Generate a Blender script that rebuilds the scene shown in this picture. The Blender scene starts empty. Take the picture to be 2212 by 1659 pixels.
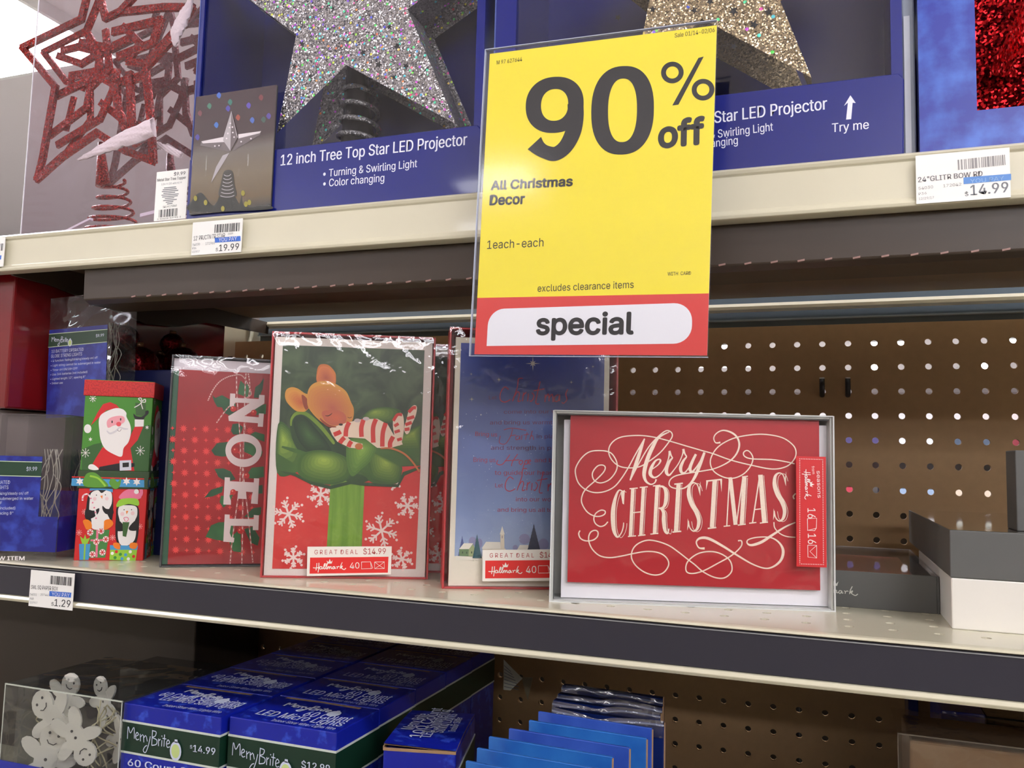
import bpy, math, random
from mathutils import Vector, Matrix
sc = bpy.context.scene
C = sc.collection
rnd = random.Random(7)
# ---------------------------------------------------------------- camera
FPX, CX, CY = 1835.604, 1106.0, 829.5
CAM = Vector((0.12736, -0.95305, -0.13092))
RW = Matrix(((0.9390775, 0.3427844, 0.0251447), (-0.0069653, 0.0921224, -0.9957233), (-0.3436348, 0.9348863, 0.0888977)))
def camera():
    x = RW[0].normalized()
    z = -(RW[2] - x * RW[2].dot(x)).normalized()
    y = z.cross(x)
    m = Matrix((x, y, z)).transposed().to_4x4()
    m.translation = CAM
    cd = bpy.data.cameras.new('camera'); cd.sensor_width = 36; cd.lens = FPX / 2212 * 36
    cd.clip_start = 0.01; cd.clip_end = 200
    o = bpy.data.objects.new('camera', cd); o.matrix_world = m; C.objects.link(o); sc.camera = o
camera()
# ---------------------------------------------------------------- light and exposure
sc.view_settings.view_transform = 'Standard'; sc.view_settings.look = 'None'
sc.view_settings.gamma = 1; sc.view_settings.use_curve_mapping = False
sc.view_settings.exposure = 0.15
sc.cycles.use_denoising = True
sc.cycles.max_bounces = 8; sc.cycles.transparent_max_bounces = 16
sc.cycles.caustics_reflective = False; sc.cycles.caustics_refractive = False
sc.cycles.sample_clamp_indirect = 6
w = bpy.data.worlds.new('store_air'); sc.world = w; w.use_nodes = True
w.node_tree.nodes['Background'].inputs[0].default_value = (1.0, 0.97, 0.93, 1)
w.node_tree.nodes['Background'].inputs[1].default_value = 0.40
CEIL_Z, FLOOR_Z = 1.60, -1.45
LAMP = 25.0                      # emission of the ceiling luminaires
# ---------------------------------------------------------------- materials
def lin(c):
    return tuple((v / 12.92 if v <= 0.04045 else ((v + 0.055) / 1.055) ** 2.4) for v in c)
MATS = {}
def M(name, rgb, rough=0.5, metal=0.0, spec=0.5, coat=0.0, noise=0.0, scale=60.0, bump=0.0, emit=0.0, sheen=0.0):
    """rgb is 0..255 sRGB; noise varies the colour, bump gives fine relief"""
    if name in MATS: return MATS[name]
    m = bpy.data.materials.new(name); m.use_nodes = True
    nt = m.node_tree; b = nt.nodes['Principled BSDF']
    col = (*lin([v / 255 for v in rgb]), 1)
    b.inputs['Base Color'].default_value = col
    b.inputs['Roughness'].default_value = rough
    b.inputs['Metallic'].default_value = metal
    b.inputs['Specular IOR Level'].default_value = spec
    b.inputs['Coat Weight'].default_value = coat
    b.inputs['Coat Roughness'].default_value = 0.06
    if emit:
        b.inputs['Emission Color'].default_value = col; b.inputs['Emission Strength'].default_value = emit
    if noise or bump:
        tc = nt.nodes.new('ShaderNodeTexCoord'); n = nt.nodes.new('ShaderNodeTexNoise')
        n.inputs['Scale'].default_value = scale; n.inputs['Detail'].default_value = 5
        nt.links.new(tc.outputs['Object'], n.inputs['Vector'])
        if noise:
            mx = nt.nodes.new('ShaderNodeMix'); mx.data_type = 'RGBA'; mx.blend_type = 'MIX'
            mx.inputs['A'].default_value = tuple(v * (1 - noise) for v in col[:3]) + (1,)
            mx.inputs['B'].default_value = tuple(min(1, v * (1 + noise)) for v in col[:3]) + (1,)
            nt.links.new(n.outputs['Fac'], mx.inputs['Factor']); nt.links.new(mx.outputs['Result'], b.inputs['Base Color'])
        if bump:
            bp = nt.nodes.new('ShaderNodeBump'); bp.inputs['Strength'].default_value = bump; bp.inputs['Distance'].default_value = 0.001
            nt.links.new(n.outputs['Fac'], bp.inputs['Height']); nt.links.new(bp.outputs['Normal'], b.inputs['Normal'])
            if coat: nt.links.new(bp.outputs['Normal'], b.inputs['Coat Normal'])
    MATS[name] = m
    return m
def M2(name, a, b_, scale=40, lo=0.4, hi=0.6, rough=0.4, detail=6, coat=0.0, distort=0.0, kind='noise', stretch=(1, 1, 1)):
    """two printed colours mixed by a noise or voronoi pattern"""
    if name in MATS: return MATS[name]
    m = M(name, a, rough, coat=coat); nt = m.node_tree; b = nt.nodes['Principled BSDF']
    tc = nt.nodes.new('ShaderNodeTexCoord'); mp = nt.nodes.new('ShaderNodeMapping'); mp.inputs['Scale'].default_value = stretch
    nt.links.new(tc.outputs['Object'], mp.inputs['Vector'])
    if kind == 'noise':
        n = nt.nodes.new('ShaderNodeTexNoise'); n.inputs['Detail'].default_value = detail; n.inputs['Distortion'].default_value = distort; out = 'Fac'
    else:
        n = nt.nodes.new('ShaderNodeTexVoronoi'); out = 'Distance'
    n.inputs['Scale'].default_value = scale
    nt.links.new(mp.outputs[0], n.inputs['Vector'])
    r = nt.nodes.new('ShaderNodeMapRange'); r.inputs['From Min'].default_value = lo; r.inputs['From Max'].default_value = hi
    nt.links.new(n.outputs[out], r.inputs['Value'])
    mx = nt.nodes.new('ShaderNodeMix'); mx.data_type = 'RGBA'
    mx.inputs['A'].default_value = (*lin([v / 255 for v in a]), 1); mx.inputs['B'].default_value = (*lin([v / 255 for v in b_]), 1)
    nt.links.new(r.outputs[0], mx.inputs['Factor']); nt.links.new(mx.outputs['Result'], b.inputs['Base Color'])
    return m
def MG(name, stops, z0, z1, rough=0.4, noise=0.0, axis='Z', coat=0.0):
    """a printed gradient along a local axis of the thing"""
    if name in MATS: return MATS[name]
    m = M(name, stops[0][1], rough, coat=coat); nt = m.node_tree; b = nt.nodes['Principled BSDF']
    tc = nt.nodes.new('ShaderNodeTexCoord'); sp = nt.nodes.new('ShaderNodeSeparateXYZ'); nt.links.new(tc.outputs['Object'], sp.inputs[0])
    r = nt.nodes.new('ShaderNodeMapRange'); r.inputs['From Min'].default_value = z0; r.inputs['From Max'].default_value = z1
    nt.links.new(sp.outputs[axis], r.inputs['Value'])
    src = r.outputs[0]
    if noise:
        n = nt.nodes.new('ShaderNodeTexNoise'); n.inputs['Scale'].default_value = 30; n.inputs['Detail'].default_value = 5
        nt.links.new(tc.outputs['Object'], n.inputs['Vector'])
        ma = nt.nodes.new('ShaderNodeMath'); ma.operation = 'MULTIPLY_ADD'; ma.inputs[1].default_value = noise; ma.inputs[2].default_value = -noise / 2
        nt.links.new(n.outputs['Fac'], ma.inputs[0])
        ad = nt.nodes.new('ShaderNodeMath'); nt.links.new(src, ad.inputs[0]); nt.links.new(ma.outputs[0], ad.inputs[1]); src = ad.outputs[0]
    cr = nt.nodes.new('ShaderNodeValToRGB'); e = cr.color_ramp.elements
    while len(e) < len(stops): e.new(0.5)
    for k, (p, c) in enumerate(stops):
        e[k].position = p; e[k].color = (*lin([v / 255 for v in c]), 1)
    nt.links.new(src, cr.inputs[0]); nt.links.new(cr.outputs[0], b.inputs['Base Color'])
    return m
def glitter(name, rgb, cell=900, spread=1.1, rainbow=0.0, rough=0.28, dark=0.35, big=260, metal=0.9):
    """metal flakes: each voronoi cell has its own facing and brightness"""
    if name in MATS: return MATS[name]
    m = M(name, rgb, rough, metal=metal); nt = m.node_tree; b = nt.nodes['Principled BSDF']; L = nt.links
    tc = nt.nodes.new('ShaderNodeTexCoord')
    v = nt.nodes.new('ShaderNodeTexVoronoi'); v.inputs['Scale'].default_value = cell; L.new(tc.outputs['Object'], v.inputs['Vector'])
    g = nt.nodes.new('ShaderNodeNewGeometry')
    sub = nt.nodes.new('ShaderNodeVectorMath'); sub.operation = 'SUBTRACT'; sub.inputs[1].default_value = (0.5, 0.5, 0.5); L.new(v.outputs['Color'], sub.inputs[0])
    sca = nt.nodes.new('ShaderNodeVectorMath'); sca.operation = 'SCALE'; sca.inputs['Scale'].default_value = spread; L.new(sub.outputs[0], sca.inputs[0])
    add = nt.nodes.new('ShaderNodeVectorMath'); add.operation = 'ADD'; L.new(g.outputs['Normal'], add.inputs[0]); L.new(sca.outputs[0], add.inputs[1])
    nor = nt.nodes.new('ShaderNodeVectorMath'); nor.operation = 'NORMALIZE'; L.new(add.outputs[0], nor.inputs[0]); L.new(nor.outputs[0], b.inputs['Normal'])
    base = lin([c / 255 for c in rgb])
    mx = nt.nodes.new('ShaderNodeMix'); mx.data_type = 'RGBA'; mx.inputs['A'].default_value = (*[c * dark for c in base], 1); mx.inputs['B'].default_value = (*base, 1)
    sp = nt.nodes.new('ShaderNodeSeparateColor'); L.new(v.outputs['Color'], sp.inputs[0]); L.new(sp.outputs[0], mx.inputs['Factor'])
    out = mx.outputs['Result']
    if rainbow:
        v2 = nt.nodes.new('ShaderNodeTexVoronoi'); v2.inputs['Scale'].default_value = big; L.new(tc.outputs['Object'], v2.inputs['Vector'])
        s2 = nt.nodes.new('ShaderNodeSeparateColor'); L.new(v2.outputs['Color'], s2.inputs[0])
        hs = nt.nodes.new('ShaderNodeCombineColor'); hs.mode = 'HSV'; hs.inputs[1].default_value = 0.85; hs.inputs[2].default_value = 1.0
        L.new(s2.outputs[0], hs.inputs[0])
        gt = nt.nodes.new('ShaderNodeMath'); gt.operation = 'GREATER_THAN'; gt.inputs[1].default_value = 1 - rainbow; L.new(s2.outputs[1], gt.inputs[0])
        lt = nt.nodes.new('ShaderNodeMath'); lt.operation = 'LESS_THAN'; lt.inputs[1].default_value = 0.42; L.new(v2.outputs['Distance'], lt.inputs[0])
        mu = nt.nodes.new('ShaderNodeMath'); mu.operation = 'MULTIPLY'; L.new(gt.outputs[0], mu.inputs[0]); L.new(lt.outputs[0], mu.inputs[1])
        m3 = nt.nodes.new('ShaderNodeMix'); m3.data_type = 'RGBA'; L.new(mu.outputs[0], m3.inputs['Factor']); L.new(out, m3.inputs['A']); L.new(hs.outputs[0], m3.inputs['B'])
        out = m3.outputs['Result']
        mt = nt.nodes.new('ShaderNodeMath'); mt.operation = 'MULTIPLY_ADD'; mt.inputs[1].default_value = -metal * .8; mt.inputs[2].default_value = metal
        L.new(mu.outputs[0], mt.inputs[0]); L.new(mt.outputs[0], b.inputs['Metallic'])
    L.new(out, b.inputs['Base Color'])
    return m
def film(name, tint=(255, 255, 255), haze=0.03, ior=1.45, rough=0.04, bump=0.3, scale=25, boost=1.0, stretch=(1, 1, 1)):
    """thin clear plastic: see-through with a fresnel gloss"""
    if name in MATS: return MATS[name]
    m = bpy.data.materials.new(name); m.use_nodes = True; nt = m.node_tree; L = nt.links
    nt.nodes.remove(nt.nodes['Principled BSDF']); out = nt.nodes['Material Output']
    t = nt.nodes.new('ShaderNodeBsdfTransparent'); t.inputs[0].default_value = (*lin([c / 255 for c in tint]), 1)
    d = nt.nodes.new('ShaderNodeBsdfDiffuse'); d.inputs[0].default_value = (0.9, 0.9, 0.92, 1)
    g = nt.nodes.new('ShaderNodeBsdfGlossy'); g.inputs['Roughness'].default_value = rough
    ge = nt.nodes.new('ShaderNodeNewGeometry'); dt = nt.nodes.new('ShaderNodeVectorMath'); dt.operation = 'DOT_PRODUCT'; L.new(ge.outputs['Incoming'], dt.inputs[0]); L.new(ge.outputs['Normal'], dt.inputs[1])
    def mth(op, a, b=None):
        n_ = nt.nodes.new('ShaderNodeMath'); n_.operation = op
        for i_, q_ in enumerate((a, b)):
            if q_ is None: continue
            if isinstance(q_, (int, float)): n_.inputs[i_].default_value = q_
            else: L.new(q_, n_.inputs[i_])
        return n_.outputs[0]
    f0 = 2 * ((ior - 1) / (ior + 1)) ** 2            # two faces of a thin sheet
    s5 = mth('POWER', mth('SUBTRACT', 1.0, mth('ABSOLUTE', dt.outputs['Value'])), 5.0)
    mu = nt.nodes.new('ShaderNodeMath'); mu.operation = 'MULTIPLY'; mu.inputs[1].default_value = boost; mu.use_clamp = True; L.new(mth('ADD', mth('MULTIPLY', s5, 1 - f0), f0), mu.inputs[0])
    m1 = nt.nodes.new('ShaderNodeMixShader'); m1.inputs[0].default_value = haze; L.new(t.outputs[0], m1.inputs[1]); L.new(d.outputs[0], m1.inputs[2])
    m2 = nt.nodes.new('ShaderNodeMixShader'); L.new(mu.outputs[0], m2.inputs[0]); L.new(m1.outputs[0], m2.inputs[1]); L.new(g.outputs[0], m2.inputs[2])
    L.new(m2.outputs[0], out.inputs[0])
    if bump:
        tc = nt.nodes.new('ShaderNodeTexCoord'); mp = nt.nodes.new('ShaderNodeMapping'); mp.inputs['Scale'].default_value = stretch
        L.new(tc.outputs['Object'], mp.inputs[0])
        n = nt.nodes.new('ShaderNodeTexNoise'); n.inputs['Scale'].default_value = scale; n.inputs['Detail'].default_value = 2; n.inputs['Distortion'].default_value = 0.6
        L.new(mp.outputs[0], n.inputs['Vector'])
        b = nt.nodes.new('ShaderNodeBump'); b.inputs['Strength'].default_value = bump; b.inputs['Distance'].default_value = 0.01
        L.new(n.outputs['Fac'], b.inputs['Height']); L.new(b.outputs[0], g.inputs['Normal']); L.new(b.outputs[0], dt.inputs[1])
    MATS[name] = m
    return m
# ---------------------------------------------------------------- objects
def tag(o, label=None, cat=None, group=None, kind=None):
    if label: o['label'] = label
    if cat: o['category'] = cat
    if group: o['group'] = group
    if kind: o['kind'] = kind
    return o
def thing(name, label, cat, loc=(0, 0, 0), yaw=0.0, group=None, roll=0.0):
    o = bpy.data.objects.new(name, None); o.empty_display_size = 0.02; C.objects.link(o)
    o.location = loc; o.rotation_euler = (0, roll, yaw)
    return tag(o, label, cat, group)
class MB:
    """collects quads and n-gons, then links them as one mesh"""
    def __init__(s): s.v = []; s.f = []; s.mi = []; s.sm = []; s.mats = []
    def mat(s, m):
        if m not in s.mats: s.mats.append(m)
        return s.mats.index(m)
    def add(s, vs, fs, m, smooth=False):
        o = len(s.v); s.v += [tuple(v) for v in vs]; k = s.mat(m)
        for f in fs: s.f.append([i + o for i in f]); s.mi.append(k); s.sm.append(smooth)
    def box(s, x0, x1, y0, y1, z0, z1, m):
        s.add([(x0,y0,z0),(x1,y0,z0),(x1,y1,z0),(x0,y1,z0),(x0,y0,z1),(x1,y0,z1),(x1,y1,z1),(x0,y1,z1)],
              [(0,3,2,1),(4,5,6,7),(0,1,5,4),(1,2,6,5),(2,3,7,6),(3,0,4,7)], m)
    def prism(s, pts, a0, a1, m, axis='y'):
        """outline pts (2d) swept along an axis"""
        n = len(pts)
        def P(p, a): return {'y': (p[0], a, p[1]), 'x': (a, p[0], p[1]), 'z': (p[0], p[1], a)}[axis]
        s.add([P(p, a0) for p in pts] + [P(p, a1) for p in pts],
              [tuple(range(n)), tuple(range(2 * n - 1, n - 1, -1))] + [(i, i + n, (i + 1) % n + n, (i + 1) % n) for i in range(n)], m)
    def tube(s, pts, r, m, n=8, closed=False):
        pts = [Vector(p) for p in pts]; vs = []; fs = []; K = len(pts); up = Vector((0.3, 0.2, 1)).normalized()
        for i, p in enumerate(pts):
            t = (pts[(i + 1) % K] - pts[i - 1]) if closed else (pts[min(i + 1, K - 1)] - pts[max(i - 1, 0)])
            t.normalize(); a = t.cross(up)
            if a.length < 1e-3: a = t.cross(Vector((1, 0, 0)))
            a.normalize(); b = t.cross(a); rr = r[i] if isinstance(r, (list, tuple)) else r
            vs += [p + (a * math.cos(2 * math.pi * k / n) + b * math.sin(2 * math.pi * k / n)) * rr for k in range(n)]
        for i in range(K if closed else K - 1):
            j = (i + 1) % K
            fs += [(i * n + k, j * n + k, j * n + (k + 1) % n, i * n + (k + 1) % n) for k in range(n)]
        if not closed: fs += [tuple(range(n)), tuple(range(K * n - 1, (K - 1) * n - 1, -1))]
        s.add(vs, fs, m, True)
    def build(s, name, parent=None, bevel=0, seg=2):
        me = bpy.data.meshes.new(name); me.from_pydata(s.v, [], s.f)
        for m in s.mats: me.materials.append(m)
        me.polygons.foreach_set('material_index', s.mi); me.polygons.foreach_set('use_smooth', s.sm); me.update()
        o = bpy.data.objects.new(name, me); C.objects.link(o)
        if parent: o.parent = parent
        if bevel:
            b = o.modifiers.new('b', 'BEVEL'); b.width = bevel; b.segments = seg; b.limit_method = 'ANGLE'; b.harden_normals = False
        return o
def copy_tree(o, parent=None):
    c = o.copy(); C.objects.link(c)
    if parent: c.parent = parent; c.matrix_parent_inverse = o.matrix_parent_inverse
    for ch in [x for x in C.objects if x.parent == o]: copy_tree(ch, c)
    return c
# ---------------------------------------------------------------- reading the photograph's frame as rays from its camera
def ray(x, y):
    return RW.transposed() @ Vector(((x - CX) / FPX, (y - CY) / FPX, 1))
def hit(px, axis, val, loc=(0, 0, 0), yaw=0.0, roll=0.0):
    """where the sight line through a pixel meets the plane local <axis> = val of a thing standing at loc, yaw"""
    F = (Matrix.Translation(loc) @ Matrix.Rotation(yaw, 4, 'Z') @ Matrix.Rotation(roll, 4, 'Y')).inverted()
    o = F @ CAM; d = F.to_3x3() @ ray(*px); k = 'xyz'.index(axis)
    return o + d * ((val - o[k]) / d[k])
def cr(x0, y0, s, pts): return [(x0 + x / s, y0 + y / s) for x, y in pts]
def catmull(p, closed=False, n=6):
    if len(p) < 3: return list(p)
    out = []; K = len(p)
    for i in range(K if closed else K - 1):
        a, b, c, d = (p[(i + k) % K] if closed else p[min(max(i + k, 0), K - 1)] for k in (-1, 0, 1, 2))
        for j in range(n):
            t = j / n
            out.append(tuple(0.5 * (2 * b[q] + (c[q] - a[q]) * t + (2 * a[q] - 5 * b[q] + 4 * c[q] - d[q]) * t * t + (3 * b[q] - a[q] - 3 * c[q] + d[q]) * t ** 3) for q in range(len(b))))
    if not closed: out.append(tuple(p[-1]))
    return out
def solve_h(src, dst):
    import numpy as np
    A = []; B = []
    for (x, y), (u, v) in zip(src, dst):
        A.append([x, y, 1, 0, 0, 0, -u * x, -u * y]); B.append(u)
        A.append([0, 0, 0, x, y, 1, -v * x, -v * y]); B.append(v)
    return list(np.linalg.solve(np.array(A), np.array(B))) + [1.0]
# fonts
def load_font(fn):
    import os
    try:
        p = os.path.join(bpy.utils.system_resource('DATAFILES'), 'fonts', fn)
        return bpy.data.fonts.load(p) if os.path.exists(p) else None
    except Exception: return None
FONT = load_font('Inter.woff2'); MONO = load_font('DejaVuSansMono.woff2')
GLY = {}
CAPH = {}
def cap(mono):
    if mono not in CAPH:
        CAPH[mono] = 0.7
        cu = bpy.data.curves.new('t', 'FONT'); cu.body = 'H'; cu.size = 1; f = MONO if mono else FONT
        if f: cu.font = f
        o = bpy.data.objects.new('t', cu); C.objects.link(o); bpy.context.view_layer.update(); CAPH[mono] = max(o.dimensions.y, .1)
        bpy.data.objects.remove(o); bpy.data.curves.remove(cu)
    return CAPH[mono]
def glyphs(txt, bold=0.0, mono=False, res=3):
    """text as triangles in cap-height units, starting at x=0"""
    key = (txt, round(bold, 4), mono, res)
    if key in GLY: return GLY[key]
    cu = bpy.data.curves.new('t', 'FONT'); cu.body = txt; cu.resolution_u = res; cu.size = 1; cu.fill_mode = 'FRONT'
    f = MONO if mono else FONT
    if f: cu.font = f
    o = bpy.data.objects.new('t', cu); C.objects.link(o)
    dg = bpy.context.evaluated_depsgraph_get(); me = bpy.data.meshes.new_from_object(o.evaluated_get(dg))
    vs = [(v.co.x, v.co.y) for v in me.vertices]; fs = [tuple(p.vertices) for p in me.polygons]
    bpy.data.objects.remove(o); bpy.data.curves.remove(cu); bpy.data.meshes.remove(me)
    if vs:
        x0 = min(v[0] for v in vs); x1 = max(v[0] for v in vs)
        if bold:            # heavier weight: the same outlines stacked a little apart
            k = len(vs); sh = [(math.cos(t) * bold, math.sin(t) * bold) for t in (i * math.pi / 4 for i in range(8))] if bold > .015 else [(-bold, 0), (bold, 0)]
            fs = [tuple(i + k * j for i in f_) for j in range(len(sh)) for f_ in fs]; vs = [(x + a, y + b) for a, b in sh for x, y in vs]; x0 -= bold; x1 += bold
        vs = [((x - x0) / (x1 - x0), y / cap(mono)) for x, y in vs]
    GLY[key] = (vs, fs)
    return GLY[key]
EPS = 0.00012
class Art:
    """flat print on one face of a thing, laid out in the photograph's pixels"""
    def __init__(s, loc, yaw, axis, val, quad=None, rect=None, roll=0.0, sign=None):
        s.loc, s.yaw, s.axis, s.val, s.roll = loc, yaw, axis, val, roll
        s.sign = sign if sign else (-1 if axis == 'y' else 1); s.mb = MB(); s.h = None
        s.k = {'y': (0, 2), 'x': (1, 2), 'z': (0, 1)}[axis]
        if quad:
            if rect is None: rect = s.fit(quad)
            u0, u1, v0, v1 = rect; s.rect = rect
            s.h = solve_h(quad, [(u0, v1), (u1, v1), (u1, v0), (u0, v0)])
    def fit(s, quad):
        q = [s.raw(p) for p in quad]
        return ((q[0][0] + q[3][0]) / 2, (q[1][0] + q[2][0]) / 2, (q[2][1] + q[3][1]) / 2, (q[0][1] + q[1][1]) / 2)
    def raw(s, p):
        q = hit(p, s.axis, s.val, s.loc, s.yaw, s.roll); return (q[s.k[0]], q[s.k[1]])
    def uv(s, p):
        if not s.h: return s.raw(p)
        h = s.h; w = h[6] * p[0] + h[7] * p[1] + 1
        return ((h[0] * p[0] + h[1] * p[1] + h[2]) / w, (h[3] * p[0] + h[4] * p[1] + h[5]) / w)
    def P(s, uv, z):
        a = s.val + s.sign * EPS * z
        return {'y': (uv[0], a, uv[1]), 'x': (a, uv[0], uv[1]), 'z': (uv[0], uv[1], a)}[s.axis]
    def scale(s, p):
        a = s.uv(p); b = s.uv((p[0], p[1] + 5)); return math.dist(a, b) / 5
    def polyuv(s, pts, m, z=1): s.mb.add([s.P(p, z) for p in pts], [tuple(range(len(pts)))], m)
    def poly(s, pts, m, z=1, smooth=False):
        if smooth: pts = catmull(pts, True, 5)
        s.polyuv([s.uv(p) for p in pts], m, z)
    def soft(s, pts, c0, c1, z=1, to=(0.5, 0.35), n=7, key='soft', smooth=True):
        """airbrushed print: the outline repeated smaller towards a point inside it, colour stepping from c0 to c1"""
        if smooth: pts = catmull(pts, True, 5)
        xs = [p[0] for p in pts]; ys = [p[1] for p in pts]; cx = min(xs) + (max(xs) - min(xs)) * to[0]; cy = min(ys) + (max(ys) - min(ys)) * to[1]
        for k in range(n):
            f = k / (n - 1); c = tuple(int(round(a + (b - a) * f)) for a, b in zip(c0, c1)); q = 1 - .9 * f
            s.polyuv([s.uv((cx + (x - cx) * q, cy + (y - cy) * q)) for x, y in pts], M('%s_%d_%d_%d' % (key, *c), c, .42), z + .12 * k)
    def disc(s, c, rx, m, z=1, ry=None, n=20, rot=0):
        ry = ry or rx; cs, sn = math.cos(rot), math.sin(rot)
        s.poly([(c[0] + rx * math.cos(t) * cs - ry * math.sin(t) * sn, c[1] + rx * math.cos(t) * sn + ry * math.sin(t) * cs) for t in (2 * math.pi * k / n for k in range(n))], m, z)
    def star(s, c, r, m, z=1, n=5, inner=0.4, rot=0):
        s.poly([(c[0] + (r if k % 2 == 0 else r * inner) * math.sin(rot + math.pi * k / n), c[1] - (r if k % 2 == 0 else r * inner) * math.cos(rot + math.pi * k / n)) for k in range(2 * n)], m, z)
    def lineuv(s, pts, w, m, z=1):
        K = len(pts)
        if K < 2: return
        L, R = [], []
        for i, p in enumerate(pts):
            a, b = pts[max(i - 1, 0)], pts[min(i + 1, K - 1)]
            dx, dy = b[0] - a[0], b[1] - a[1]; l = math.hypot(dx, dy) or 1
            ww = (w[i] if isinstance(w, list) else w) / 2
            L.append((p[0] - dy / l * ww, p[1] + dx / l * ww)); R.append((p[0] + dy / l * ww, p[1] - dx / l * ww))
        s.cnt = (getattr(s, 'cnt', 0) + 1) % 5; z0 = z + .08 * s.cnt; dz = .35 / K
        s.mb.add([s.P(p, z0 + dz * (i % K)) for i, p in enumerate(L + R)], [(i, i + 1, K + i + 1, K + i) for i in range(K - 1)], m)
    def line(s, pts, w, m, z=1, smooth=True, closed=False, n=6):
        """w in pixels, a number or one width per point"""
        sc_ = s.scale(pts[0])
        if isinstance(w, list):
            q = [(p[0], p[1], ww) for p, ww in zip(pts, w)]
            if smooth: q = catmull(q, closed, n)
            s.lineuv([s.uv(p[:2]) for p in q], [p[2] * sc_ for p in q], m, z)
        else:
            q = catmull(pts, closed, n) if smooth else list(pts) + ([pts[0]] if closed else [])
            s.lineuv([s.uv(p) for p in q], w * sc_, m, z)
    def text(s, txt, p0, p1, h, m, z=2, bold=0.0, mono=False, res=3):
        """baseline from pixel p0 to pixel p1, cap height h pixels"""
        vs, fs = glyphs(txt, bold, mono, res)
        if not vs: return
        a, b = s.uv(p0), s.uv(p1); d = (b[0] - a[0], b[1] - a[1]); l = math.hypot(*d); n = (-d[1] / l, d[0] / l); hh = h * s.scale(p0)
        nc = (8 if bold > .015 else 2) if bold else 1; k = len(vs) // nc
        s.mb.add([s.P((a[0] + d[0] * x + n[0] * y * hh, a[1] + d[1] * x + n[1] * y * hh), z + .06 * (i // k)) for i, (x, y) in enumerate(vs)], fs, m)
    def strokes(s, st, s0, s1, p0, p1, w, m, z=2, ys=1.0):
        """pen strokes drawn between reference points s0-s1, placed on the baseline p0-p1"""
        a, b = s.uv(p0), s.uv(p1); d = (b[0] - a[0], b[1] - a[1]); L = s1[0] - s0[0]; l = math.hypot(*d)
        for q in st:
            pts = []
            for (x, y) in (catmull(q, False, 5) if len(q) > 2 else q):
                X, Y = (x - s0[0]) / L, -(y - s0[1]) / L * ys
                pts.append((a[0] + d[0] * X - d[1] * Y, a[1] + d[1] * X + d[0] * Y))
            s.lineuv(pts, w * s.scale(p0), m, z)
    def build(s, name, parent): return s.mb.build(name, parent)
HALL = [[(750,985),(800,990),(870,980)], [(815,905),(812,960),(803,1030)], [(852,900),(850,980),(840,1068)],
 [(905,972),(880,966),(865,990),(876,1010),(900,1000),(910,970),(906,1003),(925,1003)], [(925,1000),(955,950),(962,912),(945,930),(938,985),(950,1010),(965,1000)],
 [(962,1000),(992,950),(1000,912),(983,930),(976,985),(986,1008),(1000,1000)], [(1003,968),(1002,1010),(1018,972),(1033,970),(1034,1008),(1052,972),(1068,972),(1070,1004),(1090,998)],
 [(1132,972),(1105,970),(1095,998),(1112,1010),(1134,975),(1133,1003),(1152,998)], [(1160,968),(1176,978),(1173,1008)], [(1176,980),(1200,966),(1212,975)],
 [(1262,895),(1238,950),(1226,1008)], [(1230,985),(1262,958),(1258,980),(1240,985),(1268,1010),(1300,1022),(1328,998)]]
CROWN = [(985,860),(1005,915),(1075,915),(1092,855),(1063,888),(1040,832),(1018,888)]
BRITE = [[(1090,1190),(1095,1110),(1115,1150),(1145,1112),(1150,1185)], [(1165,1168),(1185,1155),(1172,1142),(1160,1165),(1170,1190),(1190,1185)], [(1200,1150),(1203,1198)], [(1203,1170),(1222,1152)],
 [(1228,1155),(1232,1203)], [(1232,1172),(1248,1156)], [(1252,1160),(1262,1195)], [(1287,1160),(1272,1220),(1248,1268),(1228,1255),(1245,1228),(1262,1222)], [(1305,1118),(1300,1218)],
 [(1302,1122),(1335,1128),(1328,1155),(1304,1166),(1342,1180),(1338,1208),(1300,1218)], [(1357,1170),(1357,1218)], [(1357,1185),(1373,1172)], [(1385,1178),(1384,1218)], [(1384,1148),(1386,1155)],
 [(1407,1140),(1403,1218)], [(1390,1165),(1422,1168)], [(1428,1200),(1450,1190),(1437,1172),(1424,1195),(1432,1220),(1452,1215)]]
def hallmark(a, p0, p1, m, w=1.6, crown=True, ys=1.0):
    a.strokes(HALL, (750, 1005), (1328, 1005), p0, p1, w, m, 3, ys)
    if crown:
        A, B = a.uv(p0), a.uv(p1); d = (B[0] - A[0], B[1] - A[1])
        a.polyuv([(A[0] + d[0] * (x - 750) / 578 + d[1] * (y - 1005) / 578, A[1] + d[1] * (x - 750) / 578 - d[0] * (y - 1005) / 578) for x, y in CROWN], m, 3)
def brite(a, p0, p1, m, mg, w=1.4, bulb=True):
    a.strokes(BRITE, (1085, 1200), (1450, 1200), p0, p1, w, m, 3)
    if bulb:
        A, B = a.uv(p0), a.uv(p1); d = (B[0] - A[0], B[1] - A[1])
        def q(x, y): return (A[0] + d[0] * (x - 1085) / 365 + d[1] * (y - 1200) / 365, A[1] + d[1] * (x - 1085) / 365 - d[0] * (y - 1200) / 365)
        for r, mm, z in ((50, m, 3), (36, mg, 4)):
            a.polyuv([q(1500 + r * math.cos(t) * .95, 1240 + r * 1.25 * math.sin(t)) for t in (k * math.pi / 9 for k in range(18))], mm, z)
        a.polyuv([q(1490, 1185), q(1492, 1165), q(1514, 1165), q(1518, 1187)], m, 3)
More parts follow.
